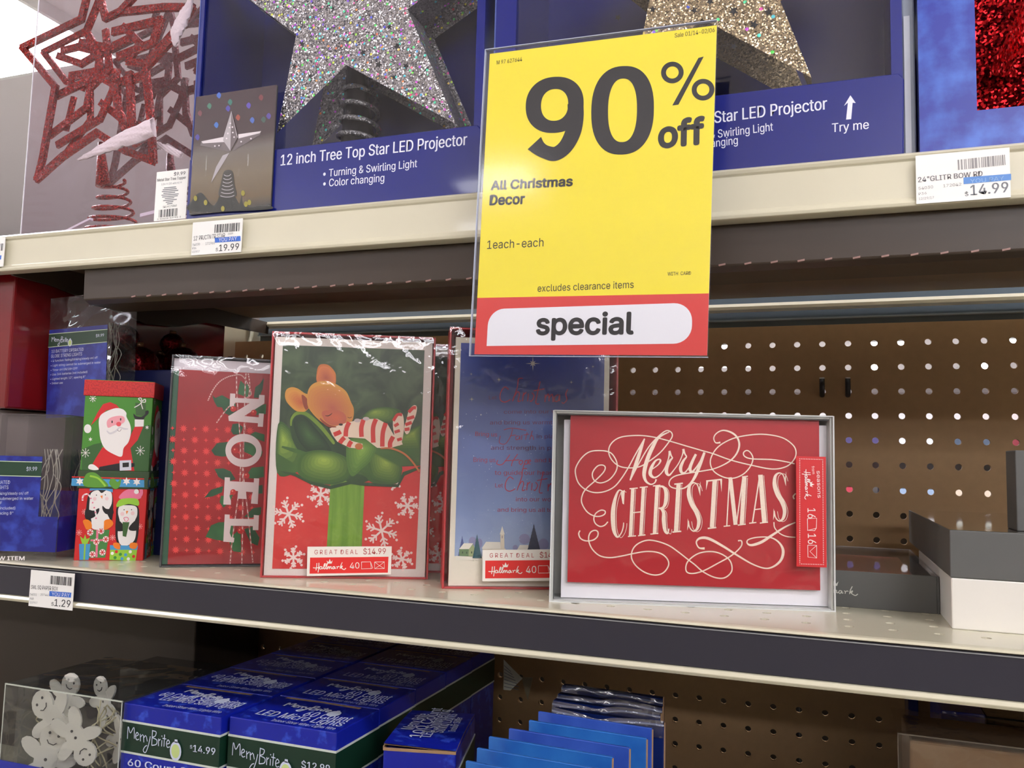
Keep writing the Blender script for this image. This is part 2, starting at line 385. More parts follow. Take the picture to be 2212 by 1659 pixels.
# shared stock
WHITE = M('white_paper', (238, 236, 232), 0.55); INK = M('black_ink', (38, 38, 42), 0.5); GREY_INK = M('grey_ink', (120, 122, 128), 0.6)
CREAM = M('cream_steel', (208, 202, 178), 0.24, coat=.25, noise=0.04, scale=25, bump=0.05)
CREAM_SHADE = M('cream_steel_shaded', (60, 48, 38), 0.4, noise=0.06, scale=30)  # cream steel copy with the shade under the shelves put into its colour
SLATE = M('slate_label_strip', (50, 49, 58), 0.3, noise=0.12, scale=8, bump=0.08)
BLUE_TAG = M('tag_blue', (52, 104, 200), 0.5); KRAFT = M('kraft_board', (166, 132, 98), 0.8, noise=0.08, scale=200)
# ================================================================ the setting
def struct(name, mb, bevel=0):
    return tag(mb.build(name, None, bevel), kind='structure')
m = MB(); m.box(-9, 9, -14, 20, FLOOR_Z - .05, FLOOR_Z, M('floor_tile', (170, 165, 158), 0.35, noise=0.05, scale=3)); struct('floor', m)
m = MB(); m.box(-9, 9, -14, 20, CEIL_Z, CEIL_Z + .05, M('ceiling_tile', (225, 220, 222), 0.8)); struct('ceiling', m)
WALLM = M('store_wall', (196, 186, 188), 0.7)
m = MB(); m.box(-9, 9, 20, 20.1, FLOOR_Z, CEIL_Z, WALLM); struct('wall_back', m)
m = MB(); m.box(-9.1, -9, -14, 20, FLOOR_Z, CEIL_Z, WALLM); struct('wall_left', m)
m = MB(); m.box(9, 9.1, -14, 20, FLOOR_Z, CEIL_Z, WALLM); struct('wall_right', m)
m = MB(); m.box(-9, 9, -14.1, -14, FLOOR_Z, CEIL_Z, WALLM); struct('wall_front', m)
def luminaire(x0, x1, y0, y1, label):
    t = thing('ceiling_light', label, 'ceiling light', ((x0 + x1) / 2, (y0 + y1) / 2, CEIL_Z), 0, 'ceiling lights of the store')
    a, b = (x1 - x0) / 2, (y1 - y0) / 2
    d = MB(); d.box(-a, a, -b, b, -.045, -.04, M('lamp_diffuser', (250, 250, 255), 0.5, emit=LAMP)); d.build('diffuser', t)
    f = MB(); W = M('lamp_frame', (235, 235, 235), 0.5)
    for q in ((-a - .02, -a, -b - .02, b + .02), (a, a + .02, -b - .02, b + .02), (-a, a, -b - .02, -b), (-a, a, b, b + .02)): f.box(*q, -.05, 0, W)
    f.build('frame', t)
for k, (x0, x1, y0, y1) in enumerate([(-4.6, -2.0, -1.75, -1.45), (1.0, 3.8, -1.75, -1.45), (-2.0, -1.48, -4.70, -4.45), (-8.8, -6.2, -3.5, -3.15), (.9, 4.6, -3.5, -3.15), (-6.5, -3.2, -6.0, -5.6), (.9, 5.0, -6.0, -5.6), (.3, 6.5, -8.3, -7.7), (.1, 7.5, -10.6, -9.9), (-.5, 8, -13.2, -12.3), (.9, 6.5, -6.9, -6.6), (.2, 7, -9.2, -8.9), (-1.6, 1.8, .25, .5), (-8.8, -5.4, -9.4, -8.6),  # rows behind the viewer mostly added as fill, kept out of sign reflections
                                      (-4.6, -2.72, .62, 1.75), (-1.2, 1.6, 2.4, 2.7), (.6, 1.25, 11.2, 15.5), (2.25, 2.7, 11.2, 15.5), (-2.2, -1.0, 11.2, 14)]):
    luminaire(x0, x1, y0, y1, 'long white fluorescent ceiling light above the store aisles, some rows added as unseen fill')
# far side of the aisle: a plain run of shelving that the glossy goods reflect
t = thing('opposite_shelving', 'dark shelving run across the aisle behind the viewer', 'shelving', (0, -2.3, FLOOR_Z))
m = MB(); m.box(-4, 4, -.1, 0, 0, 1.80, M('opposite_panel', (150, 140, 132), 0.6)); m.build('back_panel', t)
m = MB()
for k in range(3): m.box(-4, 4, 0, .35, .2 + .4 * k, .24 + .4 * k, CREAM)
m.build('shelf', t)
# ---------------------------------------------------------------- pegboard
PIT = .0254
def perforate(mb, cols, rows, thick, r, m, axis, ox, o2, face, x0, x1, a0, a1, back=True, n=12):
    """grid of real round holes; axis 'y' a standing board, 'z' a shelf deck. Cells hang on pitch points, margins are solid strips"""
    def P(u, v, d): return (u, face + d, v) if axis == 'y' else (u, v, face - d)
    h = PIT / 2
    for i in cols:
        for j in rows:
            cx, cz = ox + i * PIT, o2 + j * PIT
            ci = [(cx + r * math.cos(2 * math.pi * (k + .5) / n), cz + r * math.sin(2 * math.pi * (k + .5) / n)) for k in range(n)]
            sq = []
            for k in range(n):
                a = 2 * math.pi * (k + .5) / n; c, s_ = math.cos(a), math.sin(a); q = h / max(abs(c), abs(s_)); sq.append((cx + c * q, cz + s_ * q))
            vs = [P(*p, 0) for p in ci] + [P(*p, 0) for p in sq] + [P(*p, thick) for p in ci]
            fs = []
            for k in range(n):
                k2 = (k + 1) % n
                fs.append((k, n + k, n + k2, k2)); fs.append((k, k2, 2 * n + k2, 2 * n + k))
            mb.add(vs, fs, m)
    X0, X1 = ox + min(cols) * PIT - h, ox + max(cols) * PIT + h; A0, A1 = o2 + min(rows) * PIT - h, o2 + max(rows) * PIT + h
    for (u0, u1, v0, v1) in ((x0, X0, a0, a1), (X1, x1, a0, a1), (X0, X1, a0, A0), (X0, X1, A1, a1)):
        if u1 - u0 > 1e-5 and v1 - v0 > 1e-5: mb.add([P(u0, v0, 0), P(u1, v0, 0), P(u1, v1, 0), P(u0, v1, 0)], [(0, 1, 2, 3)], m)
t = thing('pegboard', 'brown hardboard pegboard behind the shelves, pierced with rows of round holes', 'pegboard', (0, 0, 0))
PEG = M('hardboard', (172, 138, 98), 0.62, noise=0.10, scale=120, bump=0.1)
m = MB(); perforate(m, range(-24, 36), range(-25, 1), .005, .0033, PEG, 'y', 0, 0, 0, -.628, .92, -.66, .0205)
m.build('board', t)
t = thing('pegboard', 'second pegboard left of the upright post, mostly hidden by goods', 'pegboard', (-.99, 0, 0))
m = MB(); perforate(m, range(-13, 12), range(-24, 1), .005, .0033, PEG, 'y', .002, 0, 0, -.34, .322, -.66, .0205); m.build('board', t)
for k in range(11):
    t = thing('dark_backing', 'dark block added close behind the pegboard to darken its lower holes', 'box', (-1.3 + .2 * k, .10, FLOOR_Z + .65), 0, 'dark blocks added behind the pegboard')
    m = MB(); m.box(0, .195, 0, .2, 0, .64 + .012 * math.sin(7 * k), M('dark_backing_tone', (40, 42, 48), .6)); m.build('carton', t)  # unseen dark blocks added to stop light coming through the lower peg holes
for k, x in ((5, 5), (6, 6)):
    c = hit((1776, 853), 'y', -.002) if k == 5 else hit((1831.5, 853), 'y', -.002)
    q = thing('peg_hook', 'short black hook pin in the %s of the two fitted pegboard holes' % ('left' if k == 5 else 'right'), 'hook', (c.x, 0, c.z), 0, 'hook pins left in the pegboard')
    m = MB(); BK = M('black_wire', (24, 22, 22), 0.4)
    m.tube([(0, .012, .000), (0, -.001, .0), (0, -.005, .003), (0, -.006, .008), (0, -.006, .0165)], .0027, BK, 10); m.build('pin', q)
    m = MB(); m.tube([(0, -.006, .0165), (0, -.006, .0178)], .0027, M('bare_steel', (190, 190, 190), 0.35, metal=.6), 10); m.build('cut_end', q)
# upright and crossbar behind the board
t = thing('upright_post', 'cream steel upright post at the left end of the pegboard', 'post', (-.640, .006, FLOOR_Z))
m = MB(); m.box(-.025, .025, 0, .05, 0, -FLOOR_Z + .045, CREAM); m.build('post', t, .002)
m = MB()
for k in range(4): m.box(-.004, .004, -.0004, .002, -FLOOR_Z - .09 + k * .0254, -FLOOR_Z - .075 + k * .0254, M('slot_dark', (30, 26, 24), 0.8))
m.build('slot', t)
t = thing('crossbar', 'cream steel crossbar running above the pegboard', 'rail', (-.08, .003, .0425))
m = MB(); m.prism([(-.006, -.003), (-.008, 0), (-.006, .0035), (.012, .0035), (.012, -.003)], -.535, .98, M('crossbar_cream_lit', (232, 224, 200), .3), 'x'); m.build('bar', t)  # lighter copy of the cream steel: the light on the bar is in its colour
t = thing('rear_rail', 'slate blue rail in the gap between pegboard and crossbar', 'rail', (-.04, .03, .03))
m = MB(); SB = M('slate_blue_rail', (96, 110, 122), 0.4, noise=.08, scale=10); m.box(-.57, .94, 0, .01, -.012, .003, SB); m.box(-.57, .94, -.004, .01, .003, .03, SB); m.box(-.57, .94, -.006, .0, .0015, .003, M('slate_highlight', (150, 165, 175), .3)); m.build('rail', t)  # the pale line along the rail is a highlight put into the colour
# ---------------------------------------------------------------- upper shelf
UX0, UX1 = -1.25, .95
t = thing('upper_shelf', 'upper cream steel shelf carrying the star cartons, with ticket rail', 'shelf', (0, -.2, .0624))
m = MB(); m.box(UX0, UX1, -.19, .165, -.0155, 0, CREAM); m.build('deck', t)
m = MB(); m.box(UX0, UX1, -.188, .165, -.0165, -.0155, M('deck_underside_shaded', (120, 100, 80), .5, noise=.06, scale=30)); m.build('underside', t)  # darker sheet under the cream deck, its shade put into the colour
m = MB(); m.prism([(-.190, 0), (-.1975, -.0004), (-.2, -.0022), (-.1990, -.0048), (-.1978, -.0055), (-.1985, -.0290), (-.2012, -.0322), (-.2005, -.0345), (-.1975, -.0347), (-.188, -.0347), (-.188, -.004)], UX0, UX1, CREAM, 'x'); m.build('front_rail', t, .0004, 1)
m = MB(); m.prism([(-.188, -.0347), (-.187, -.062), (-.180, -.0650), (-.140, -.0650), (-.140, -.0345)], -.487, UX1, CREAM_SHADE, 'x'); m.build('stiffener', t, .001)
sl = M('slot_light', (150, 116, 108), 0.5)  # solid tabs, light showing through the slots put into their colour
for k in range(80):
    x = -.43 + k * .0165
    if x > .9: break
    m = MB(); m.prism([(x - .0020, -.0612), (x + .0024, -.0604), (x + .0024, -.0616), (x - .0018, -.0622)], -.1878, -.1850, sl, 'y'); m.build('slot', t)
t = thing('shelf_bracket', 'dark tapered steel bracket holding the upper shelf at left', 'bracket', (-.575, 0, 0))
m = MB(); m.prism([(-.386, .0275), (-.342, .0262), (-.272, .0172), (-.2185, .0086), (-.17, .013), (-.12, .026), (0, .030), (0, .0455), (-.386, .0455)], -.003, .0, CREAM_SHADE, 'x'); m.build('arm', t)
# ---------------------------------------------------------------- middle shelf
MX0, MX1, MZ = -1.2, .95, -.2295
t = thing('middle_shelf', 'middle cream steel shelf with a dark label strip, holding boxed cards', 'shelf', (0, -.2, MZ))
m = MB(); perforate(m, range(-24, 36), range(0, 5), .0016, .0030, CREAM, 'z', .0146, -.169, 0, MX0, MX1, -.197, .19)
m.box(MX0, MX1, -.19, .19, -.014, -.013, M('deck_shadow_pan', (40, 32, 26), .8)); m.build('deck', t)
m = MB(); m.prism([(-.1965, 0), (-.2, -.0006), (-.2012, -.002), (-.1975, -.0028), (-.1975, -.0280), (-.2015, -.0283), (-.2030, -.0305), (-.2015, -.0328), (-.188, -.0334), (-.186, -.020), (-.186, -.0017)], MX0, MX1, CREAM, 'x'); m.build('front_rail', t, .0003, 1)
m = MB(); m.box(MX0, MX1, -.1998, -.1976, -.0279, -.0030, SLATE); m.build('label_strip', t, .0003, 1)
m = MB(); m.box(MX0, MX1, -.2003, -.1998, -.0042, -.0036, M('strip_edge', (150, 150, 150), .3)); m.build('strip_edge', t)
m = MB(); m.prism([(-.1, -.0165), (-.09, -.03), (-.05, -.03), (-.04, -.0165)], MX0, MX1, CREAM_SHADE, 'x'); m.build('stiffener', t)
# ---------------------------------------------------------------- lower shelf (its goods reach into the frame)
LZ = -.50
t = thing('lower_shelf', 'deep cream lower shelf below the frame, under the blue light boxes', 'shelf', (0, -.28, LZ))
m = MB(); m.box(-1.2, .95, -.3, .27, -.02, 0, CREAM); m.build('deck', t, .001)
# ================================================================ goods on the upper shelf
UZ = .0626
NAVY = M('carton_blue', (14, 26, 116), 0.28, noise=0.05, scale=30, bump=0.05, coat=0.3)
NAVY_IN = M('carton_inside_blue', (10, 22, 100), 0.3, noise=0.05, scale=20, coat=0.3)
EDGE = M('board_edge', (70, 84, 150), 0.6)
TXT = M('printed_white', (226, 228, 240), 0.5)
CF = -.39
# ---- carton 1: silver projector star
def slab(mb, pts, y0, y1, m): mb.prism(pts, y0, y1, m, 'y')
def star_carton(x0, x1, label, front_top, hgt=.36, depth=.085, lw=.004):
    loc = (x0, CF, UZ); w_ = x1 - x0
    t = thing('star_carton', label, 'box', loc, 0, 'blue star topper cartons')
    m = MB(); th = .0015
    m.box(0, th, 0, depth, 0, hgt, NAVY_IN); m.box(w_ - th, w_, 0, depth, 0, hgt, NAVY_IN)
    m.box(th, w_ - th, depth - th, depth, 0, hgt, NAVY_IN); m.box(th, w_ - th, 0, depth - th, 0, th, NAVY_IN); m.build('body', t)
    m = MB(); m.box(-.0006, lw, -.0016, 0, 0, hgt, NAVY); m.build('front_edge', t)
    m = MB(); m.box(w_ - .006, w_ + .0006, -.0016, 0, 0, hgt, NAVY); m.build('front_edge', t)
    m = MB(); m.box(-.0009, .0002, -.0019, .0, 0, hgt, EDGE); m.build('board_edge', t)
    m = MB(); m.prism([(0, 0), (w_, 0), (w_ + .001, front_top - .004), (w_ - .002, front_top), (0, front_top)], -.0042, -.002, NAVY, 'y'); m.build('front_panel', t, .0005, 1)
    # plastic window behind the frame
    m = MB(); m.add([(.004, .001, front_top), (w_ - .004, .001, front_top), (w_ - .004, .001, hgt), (.004, .001, hgt)], [(0, 1, 2, 3)], film('window_film', haze=.004, bump=.12, scale=12)); m.build('window', t)
    return t, loc
x0 = hit((410, 465), 'y', CF).x; x1 = hit((1037, 415), 'y', CF).x
c1, l1 = star_carton(x0, x1, 'blue window carton with a silver glitter star, behind the picture panel', .0515)
a = Art(l1, 0, 'y', -.0042)
T12 = [('12 inch Tree Top Star LED Projector', (606, 358), (1009, 313), 23, .012), ('• Turning & Swirling Light', (698, 383), (901, 361), 16, .006), ('• Color changing', (698, 404), (830, 392), 16, .006)]
for tx, p, q, h, bo in T12: a.text(tx, p, q, h, TXT, 1, bo)
a.build('lettering', c1)
# picture panel, taller than the lip
pq = [(424, 207), (597, 186), (585, 446), (409, 466)]
pa = Art(l1, 0, 'y', -.0065, pq)
u0, u1, v0, v1 = pa.rect
PB = MG('star_photo_print', [(0, (34, 30, 22)), (.12, (98, 78, 46)), (.30, (118, 104, 84)), (.50, (112, 104, 98)), (.62, (70, 54, 56)), (1, (66, 48, 54))], v0, v1, .25, .12, coat=.4)
m = MB(); m.box(u0, u1, -.0064, -.0043, v0, v1, M('panel_board', (52, 46, 46), .5)); pp = m.build('picture_panel', c1, .0004, 1)
S5 = lambda p: cr(400, 180, 5.5318, p)
pa.polyuv([(u0, v0), (u1, v0), (u1, v1), (u0, v1)], PB, 1)
pt = lambda n, c: M(n, c, .4)
for x, y, c in ((410, 140, (60, 100, 190)), (295, 265, (50, 110, 90)), (545, 225, (40, 110, 100)), (520, 300, (70, 60, 160)), (765, 270, (90, 70, 170)), (640, 410, (150, 60, 40)), (380, 495, (60, 110, 190)), (808, 445, (70, 100, 180)), (180, 350, (110, 50, 60)), (910, 180, (110, 30, 40)), (940, 440, (50, 80, 70)), (150, 640, (70, 60, 150)), (1000, 400, (80, 60, 150))):
    pa.poly(S5([(x - 28, y), (x, y - 38), (x + 26, y - 6), (x + 6, y + 36)]), pt('spot_%d_%d' % (x, y), c), 2, True)
SV = M('print_silver', (176, 168, 172), .4); SD = M('print_silver_shade', (110, 98, 100), .4); SL = M('print_silver_light', (222, 212, 216), .4)
pa.poly(S5([(200, 690), (465, 640), (560, 790), (540, 815), (185, 740)]), SD, 3); pa.poly(S5([(200, 690), (465, 640), (480, 700), (220, 715)]), SL, 4)
pa.poly(S5([(645, 610), (915, 575), (900, 620), (570, 815), (640, 690)]), SD, 3); pa.poly(S5([(645, 610), (915, 575), (900, 600), (650, 660)]), SL, 4)
pa.poly(S5([(540, 830), (480, 930), (320, 1190), (380, 1000), (460, 860)]), SV, 3)
pa.poly(S5([(565, 335), (640, 650), (555, 810), (465, 680)]), SV, 5); pa.poly(S5([(565, 345), (640, 650), (555, 810)]), SD, 6)
pa.line(S5([(465, 680), (565, 335), (640, 650)]), 1.1, SL, 7, False)
for x, y in ((545, 530), (580, 525), (525, 600), (585, 590), (510, 660), (600, 645), (420, 745), (370, 750), (685, 700), (800, 665), (555, 480)): pa.disc(S5([(x, y)])[0], 1.8, SL, 7)
pa.poly(S5([(480, 1050), (575, 1050), (600, 1200), (620, 1350), (420, 1350), (440, 1200)]), pt('spring_dark', (58, 54, 46)), 3, True)
for k in range(7): y = 1085 + 42 * k; r = 42 + 7 * k; pa.line(S5([(520 - r, y + 8), (520 - r * .4, y + 22), (520 + r * .4, y + 20), (520 + r, y)]), 1.5, SV, 4)
pa.poly(S5([(90, 1400), (200, 1310), (330, 1460), (390, 1420), (440, 1340), (600, 1350), (660, 1440), (690, 1340), (730, 1470), (990, 1450), (980, 1500), (90, 1540)]), pt('tree_dark', (30, 30, 20)), 2, True)
for x, y in ((255, 1430), (705, 1310), (740, 1440), (780, 1420), (465, 1500), (130, 1380)): pa.disc(S5([(x, y)])[0], 4, pt('print_yellow', (150, 140, 40)), 4, 6)
pr_ = pa.build('photo_print', pp)
m = MB(); m.add([(u0, -.0070, v0), (u1, -.0070, v0), (u1, -.0070, v1), (u0, -.0070, v1)], [(0, 1, 2, 3)], film('panel_gloss', haze=.02, bump=.25, scale=14, stretch=(6, 1, .5), boost=.3)); m.build('gloss_coat', pp)
# ---- the star toppers (solid, seen through the window)
def star_topper(name, label, dx, dy, gl, side, y0, y1, notch_r, ncell):
    F = [(748, 140), (598, 288), (640, 75), (482, -44), (655, -110), (760, -340), (870, -130), (1032, -92), notch_r, (985, 268)]
    F = [(x + dx, y + dy) for x, y in F]
    q0 = [hit(p, 'y', y0) for p in F]; cx = sum(q.x for q in q0) / 10; cz = sum(q.z for q in q0) / 10
    t = thing(name, label, 'christmas star', (cx, y0, UZ)); zz = UZ
    f = [(q.x - cx, q.z - zz) for q in q0]; n = 10
    mm = MB(); mm.add([(x, 0, z) for x, z in f], [tuple(range(n))], gl); fr = mm.build('front_face', t)
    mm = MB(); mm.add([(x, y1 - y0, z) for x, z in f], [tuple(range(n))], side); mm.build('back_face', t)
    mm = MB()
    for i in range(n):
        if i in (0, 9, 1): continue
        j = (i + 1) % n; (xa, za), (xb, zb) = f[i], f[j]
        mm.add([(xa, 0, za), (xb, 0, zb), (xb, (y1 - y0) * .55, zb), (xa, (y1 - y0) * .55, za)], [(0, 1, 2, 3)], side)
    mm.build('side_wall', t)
    A = Art((cx, y0, zz), 0, 'y', 0); HOLE = M('star_hole', (14, 14, 20), .6)
    return t, A, HOLE, (cx, zz)
SILVER = glitter('silver_glitter', (214, 210, 214), cell=1050, spread=1.15, rainbow=.17, dark=.30, rough=.22, big=400, metal=.85)
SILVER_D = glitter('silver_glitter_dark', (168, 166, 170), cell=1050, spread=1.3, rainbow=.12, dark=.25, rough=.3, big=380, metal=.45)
GOLD = glitter('gold_glitter', (222, 200, 162), cell=1100, spread=1.15, rainbow=.05, dark=.35, rough=.22, big=330, metal=.85)
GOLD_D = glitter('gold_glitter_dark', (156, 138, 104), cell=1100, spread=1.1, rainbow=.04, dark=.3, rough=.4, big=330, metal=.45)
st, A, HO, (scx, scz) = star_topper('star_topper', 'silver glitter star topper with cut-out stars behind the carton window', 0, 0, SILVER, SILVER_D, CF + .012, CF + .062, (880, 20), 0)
S4 = lambda p: cr(400, 0, 3.2529, p)
for x, y, r in ((822, 310, 22), (768, 465, 20), (880, 535, 22), (780, 655, 20), (1250, 370, 24), (1490, 325, 26), (1360, 455, 28), (1550, 465, 24), (1465, 540, 22), (1435, 190, 20), (1040, 60, 18), (860, 130, 16)):
    A.star(S4([(x, y)])[0], r / 3.25, HO, 1, 5, .45, x)
A.build('cut_out', st)
m = MB()
def coil(m, c, r0, r1, z0, z1, turns, mat, rr=.0016, sy=1.0):
    n = int(turns * 18); m.tube([(c[0] + (r0 + (r1 - r0) * k / n) * math.cos(2 * math.pi * turns * k / n), c[1] + sy * (r0 + (r1 - r0) * k / n) * math.sin(2 * math.pi * turns * k / n), z0 + (z1 - z0) * k / n) for k in range(n + 1)], rr, mat, 6)
pc = hit((778, 290), 'y', CF + .05); pt_ = hit((765, 180), 'y', CF + .05)
coil(m, (pc.x - scx, .036), .013, .024, pt_.z - scz, .001, 9, SILVER_D, .0021); m.build('spring_base', st)
m = MB(); m.tube([(pt_.x - scx, .038, .16), (pc.x - scx, .038, .045), (pc.x - scx, .038, .001)], [.006, .017, .020], M('projector_body', (22, 22, 26), .35), 14); m.build('projector', st)
# ---- carton 2: gold star
x0b = hit((1066, 300), 'y', CF).x; x1b = hit((1950, 325), 'y', CF).x
c2, l2 = star_carton(x0b, x1b, 'blue window carton with a gold glitter star and Try me lettering', .0520, depth=.12, lw=.016)
a = Art(l2, 0, 'y', -.0042)
for tx, p, q, h, bo in (('12 inch Tree Top Star LED Projector', (1325, 293), (1787, 236), 24, .012), ('• Turning & Swirling Light', (1450, 311), (1670, 282), 17, .006), ('• Color changing', (1450, 330), (1594, 311), 17, .006), ('Try me', (1797, 286), (1877, 278), 19, .006)):
    a.text(tx, p, q, h, TXT, 1, bo)
ar = cr(1500, 0, 3.1067, [(1047, 640), (1083, 692), (1062, 690), (1052, 800), (1018, 803), (1030, 690), (1003, 712)])
a.poly(ar, TXT, 1); a.build('lettering', c2)
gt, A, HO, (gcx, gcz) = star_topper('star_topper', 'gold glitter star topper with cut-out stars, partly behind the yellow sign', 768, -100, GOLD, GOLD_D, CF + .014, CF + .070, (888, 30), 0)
SR = lambda p: cr(1500, 0, 3.1067, p)
for x, y, r in ((262, 75, 34), (500, 80, 32), (400, 165, 34), (105, 10, 26)): A.star(SR([(x, y)])[0], r / 3.1, HO, 1, 5, .45, x)
for x, y in ((1410, 20), (1335, 38), (1500, 22), (1585, 100)): A.star((x, y), 8, HO, 1, 5, .45, x)
A.build('cut_out', gt)
# pale plastic carton end in the gap
xa = hit((1955, 300), 'y', CF).x; xb = hit((1984, 300), 'y', CF).x
t = thing('clear_carton', 'narrow pale plastic carton end between the gold star carton and the bow box', 'package', (xa, CF + .01, UZ))
m = MB(); PLW = M('pale_plastic', (178, 190, 206), .15, coat=.8); m.box(0, xb - xa, 0, .12, 0, .3, PLW); m.build('body', t, .001)
m = MB(); m.box(.001, .0045, -.0012, .0, .002, .095, M('plastic_highlight', (235, 240, 248), .1, coat=1)); m.build('edge_highlight', t)  # bright strip is a painted highlight on the plastic
# ---- right carton with the red glitter bow
xr = hit((1987, 318), 'y', CF).x
BP = M2('blue_snow_print', (24, 44, 150), (58, 100, 196), 55, .42, .68, .3, coat=.4)
t = thing('bow_carton', 'blue frost-printed window carton at far right holding a red glitter bow', 'box', (xr, CF, UZ))
wu = hit((2105, 0), 'y', CF).x - xr; wv = hit((2117, 238), 'y', CF).z - UZ; W3 = .30
m = MB(); m.box(0, wu, 0, .0016, 0, .34, BP); m.box(wu, W3, 0, .0016, 0, wv, BP); m.box(W3 - .03, W3, 0, .0016, wv, .34, BP); m.box(wu, W3 - .03, 0, .0016, .30, .34, BP); m.build('front_panel', t)
m = MB(); m.box(0, .0015, .0016, .12, 0, .34, NAVY); m.box(W3 - .0015, W3, .0016, .12, 0, .34, NAVY); m.box(0, W3, .118, .12, 0, .34, NAVY_IN); m.box(0, W3, .0016, .118, 0, .0015, NAVY_IN); m.build('body', t)
RG = glitter('red_glitter_fabric', (214, 28, 34), cell=700, spread=1.0, rainbow=0, dark=.15, rough=.3)
b = thing('glitter_bow', 'red glitter bow folded inside the blue carton at far right', 'bow', (xr + wu, CF + .03, UZ))
def ribbon_loop(m, pts, wid, mat):
    L = []; n = len(pts)
    for i, (x, y, z) in enumerate(pts): L += [(x, y - wid * .1, z - wid / 2), (x + .004, y + wid * .5, z + wid / 2)]
    m.add(L, [(2 * i, 2 * i + 2, 2 * i + 3, 2 * i + 1) for i in range(n - 1)], mat, True)
m = MB()
def sheet(m, f, nu, nv, mat):
    vs = [f(i / nu, j / nv) for j in range(nv + 1) for i in range(nu + 1)]
    m.add(vs, [(j * (nu + 1) + i, j * (nu + 1) + i + 1, (j + 1) * (nu + 1) + i + 1, (j + 1) * (nu + 1) + i) for j in range(nv) for i in range(nu)], mat, True)
sheet(m, lambda u, v: (-.02 + .16 * u, .012 + .018 * math.sin(3.2 * u + 2 * v), .004 + .052 * v + .020 * math.sin(2.5 * u + .4) - .004 * u), 24, 12, RG); m.build('lower_loop', b)
m = MB(); sheet(m, lambda u, v: (-.02 + .16 * u, .045 - .03 * v * math.sin(2.2 * u), .045 + .10 * v + .05 * u * v), 24, 12, RG); m.build('upper_loop', b)
m = MB(); sheet(m, lambda u, v: (.10 + .12 * u, .030 + .02 * math.sin(4 * u + 2 * v), .022 + .20 * v + .016 * math.sin(5 * u)), 24, 16, RG); m.build('right_loop', b)
m = MB(); sheet(m, lambda u, v: (.012 + .05 * u + .05 * v, .002 + .02 * math.sin(3 * u), .06 + .11 * v + .01 * u), 16, 16, RG); m.build('tail', b)
# ---- clear box with the red metal star
bx0 = hit((47, 480), 'y', -.385).x; bx1 = hit((409, 470), 'y', -.385).x
t = thing('clear_gift_box', 'clear plastic box holding the red glitter star, at left of the upper shelf', 'package', (bx0, -.385, UZ))
CLR = film('clear_box', haze=.010, bump=.10, scale=9, stretch=(2.5, 1, .35), boost=.9, tint=(246, 240, 246)); w_ = bx1 - bx0
m = MB(); hh = .33; dd = .10
for q in ([(0,0,0),(w_,0,0),(w_,0,hh),(0,0,hh)], [(0,dd,0),(w_,dd,0),(w_,dd,hh),(0,dd,hh)], [(0,0,0),(0,dd,0),(0,dd,hh),(0,0,hh)], [(w_,0,0),(w_,dd,0),(w_,dd,hh),(w_,0,hh)], [(0,0,.001),(w_,0,.001),(w_,dd,.001),(0,dd,.001)]): m.add(q, [(0, 1, 2, 3)], CLR)
m.build('clear_shell', t)
m = MB(); ED = M('clear_edge', (225, 220, 228), .15)
for x in (0, w_): m.box(x - .0004, x + .0004, -.0006, .0002, 0, hh, ED)
m.box(.004, w_, -.0004, .0, .0005, .0012, ED); m.build('box_edge', t)
m = MB()
for x0_, z0_, x1_, z1_, w0 in ((.03, .004, .10, .010, .002), (.10, .010, .17, .006, .002), (.11, .02, .19, .03, .003), (.15, .016, .20, .014, .002), (.02, .012, .05, .022, .002)):
    m.prism([(x0_, z0_), (x1_, z1_), (x1_, z1_ + w0), (x0_, z0_ + w0)], .03, .034, M('crinkled_film', (215, 205, 216), .25), 'y')
m.build('crinkled_film', t)
# price sticker on the box
a = Art((bx0, -.385, UZ), 0, 'y', -.0012, cr(0, 0, 2.9625, [(998, 1098), (1203, 1083), (1190, 1405), (990, 1408)]))
u0, u1, v0, v1 = a.rect; a.polyuv([(u0, v0), (u1, v0), (u1, v1), (u0, v1)], WHITE, 0)
S0 = lambda p: cr(0, 0, 2.9625, p)
a.text('$9.99', *S0([(1108, 1128), (1183, 1123)]), 7.5, INK, 1, .01); a.text('Metal Star Tree Topper', *S0([(1003, 1160), (1188, 1150)]), 6, INK, 1, .01)
a.text('12in X (30.48cm) H', *S0([(1030, 1185), (1160, 1178)]), 4, GREY_INK, 1)
for k, (p, q) in enumerate(((1048, 1125), (1040, 1130), (1035, 1140), (1045, 1120), (1033, 1143), (1038, 1138), (1055, 1115), (1045, 1132), (1062, 1110), (1070, 1105))):
    a.line(S0([(p, 1203 + 11.5 * k), (q, 1200 + 11.5 * k)]), 1.8, GREY_INK, 1, False)
a.text('SKU # 175840', *S0([(1045, 1330), (1132, 1325)]), 4.2, INK, 1)
def barcode(a, p0, p1, h, m, n=34, z=1, seed=3):
    r = random.Random(seed); A_, B_ = a.uv(p0), a.uv(p1); dx, dy = (B_[0] - A_[0]), (B_[1] - A_[1]); hh = h * a.scale(p0); l = math.hypot(dx, dy); x = 0
    while x < 1:
        wd = r.choice((.6, .6, 1.1, 1.7)) / n
        if x + wd > 1: break
        q0 = (A_[0] + dx * x, A_[1] + dy * x); q1 = (A_[0] + dx * (x + wd), A_[1] + dy * (x + wd)); nx, ny = -dy / l * hh, dx / l * hh
        a.polyuv([q0, q1, (q1[0] + nx, q1[1] + ny), (q0[0] + nx, q0[1] + ny)], m, z); x += wd + r.choice((.6, .6, 1.2)) / n
barcode(a, *S0([(1020, 1388), (1143, 1385)]), 16, INK, 30); a.text('0 50428 53791 2', *S0([(1012, 1402), (1160, 1397)]), 3, INK, 1)
a.build('price_sticker', t)
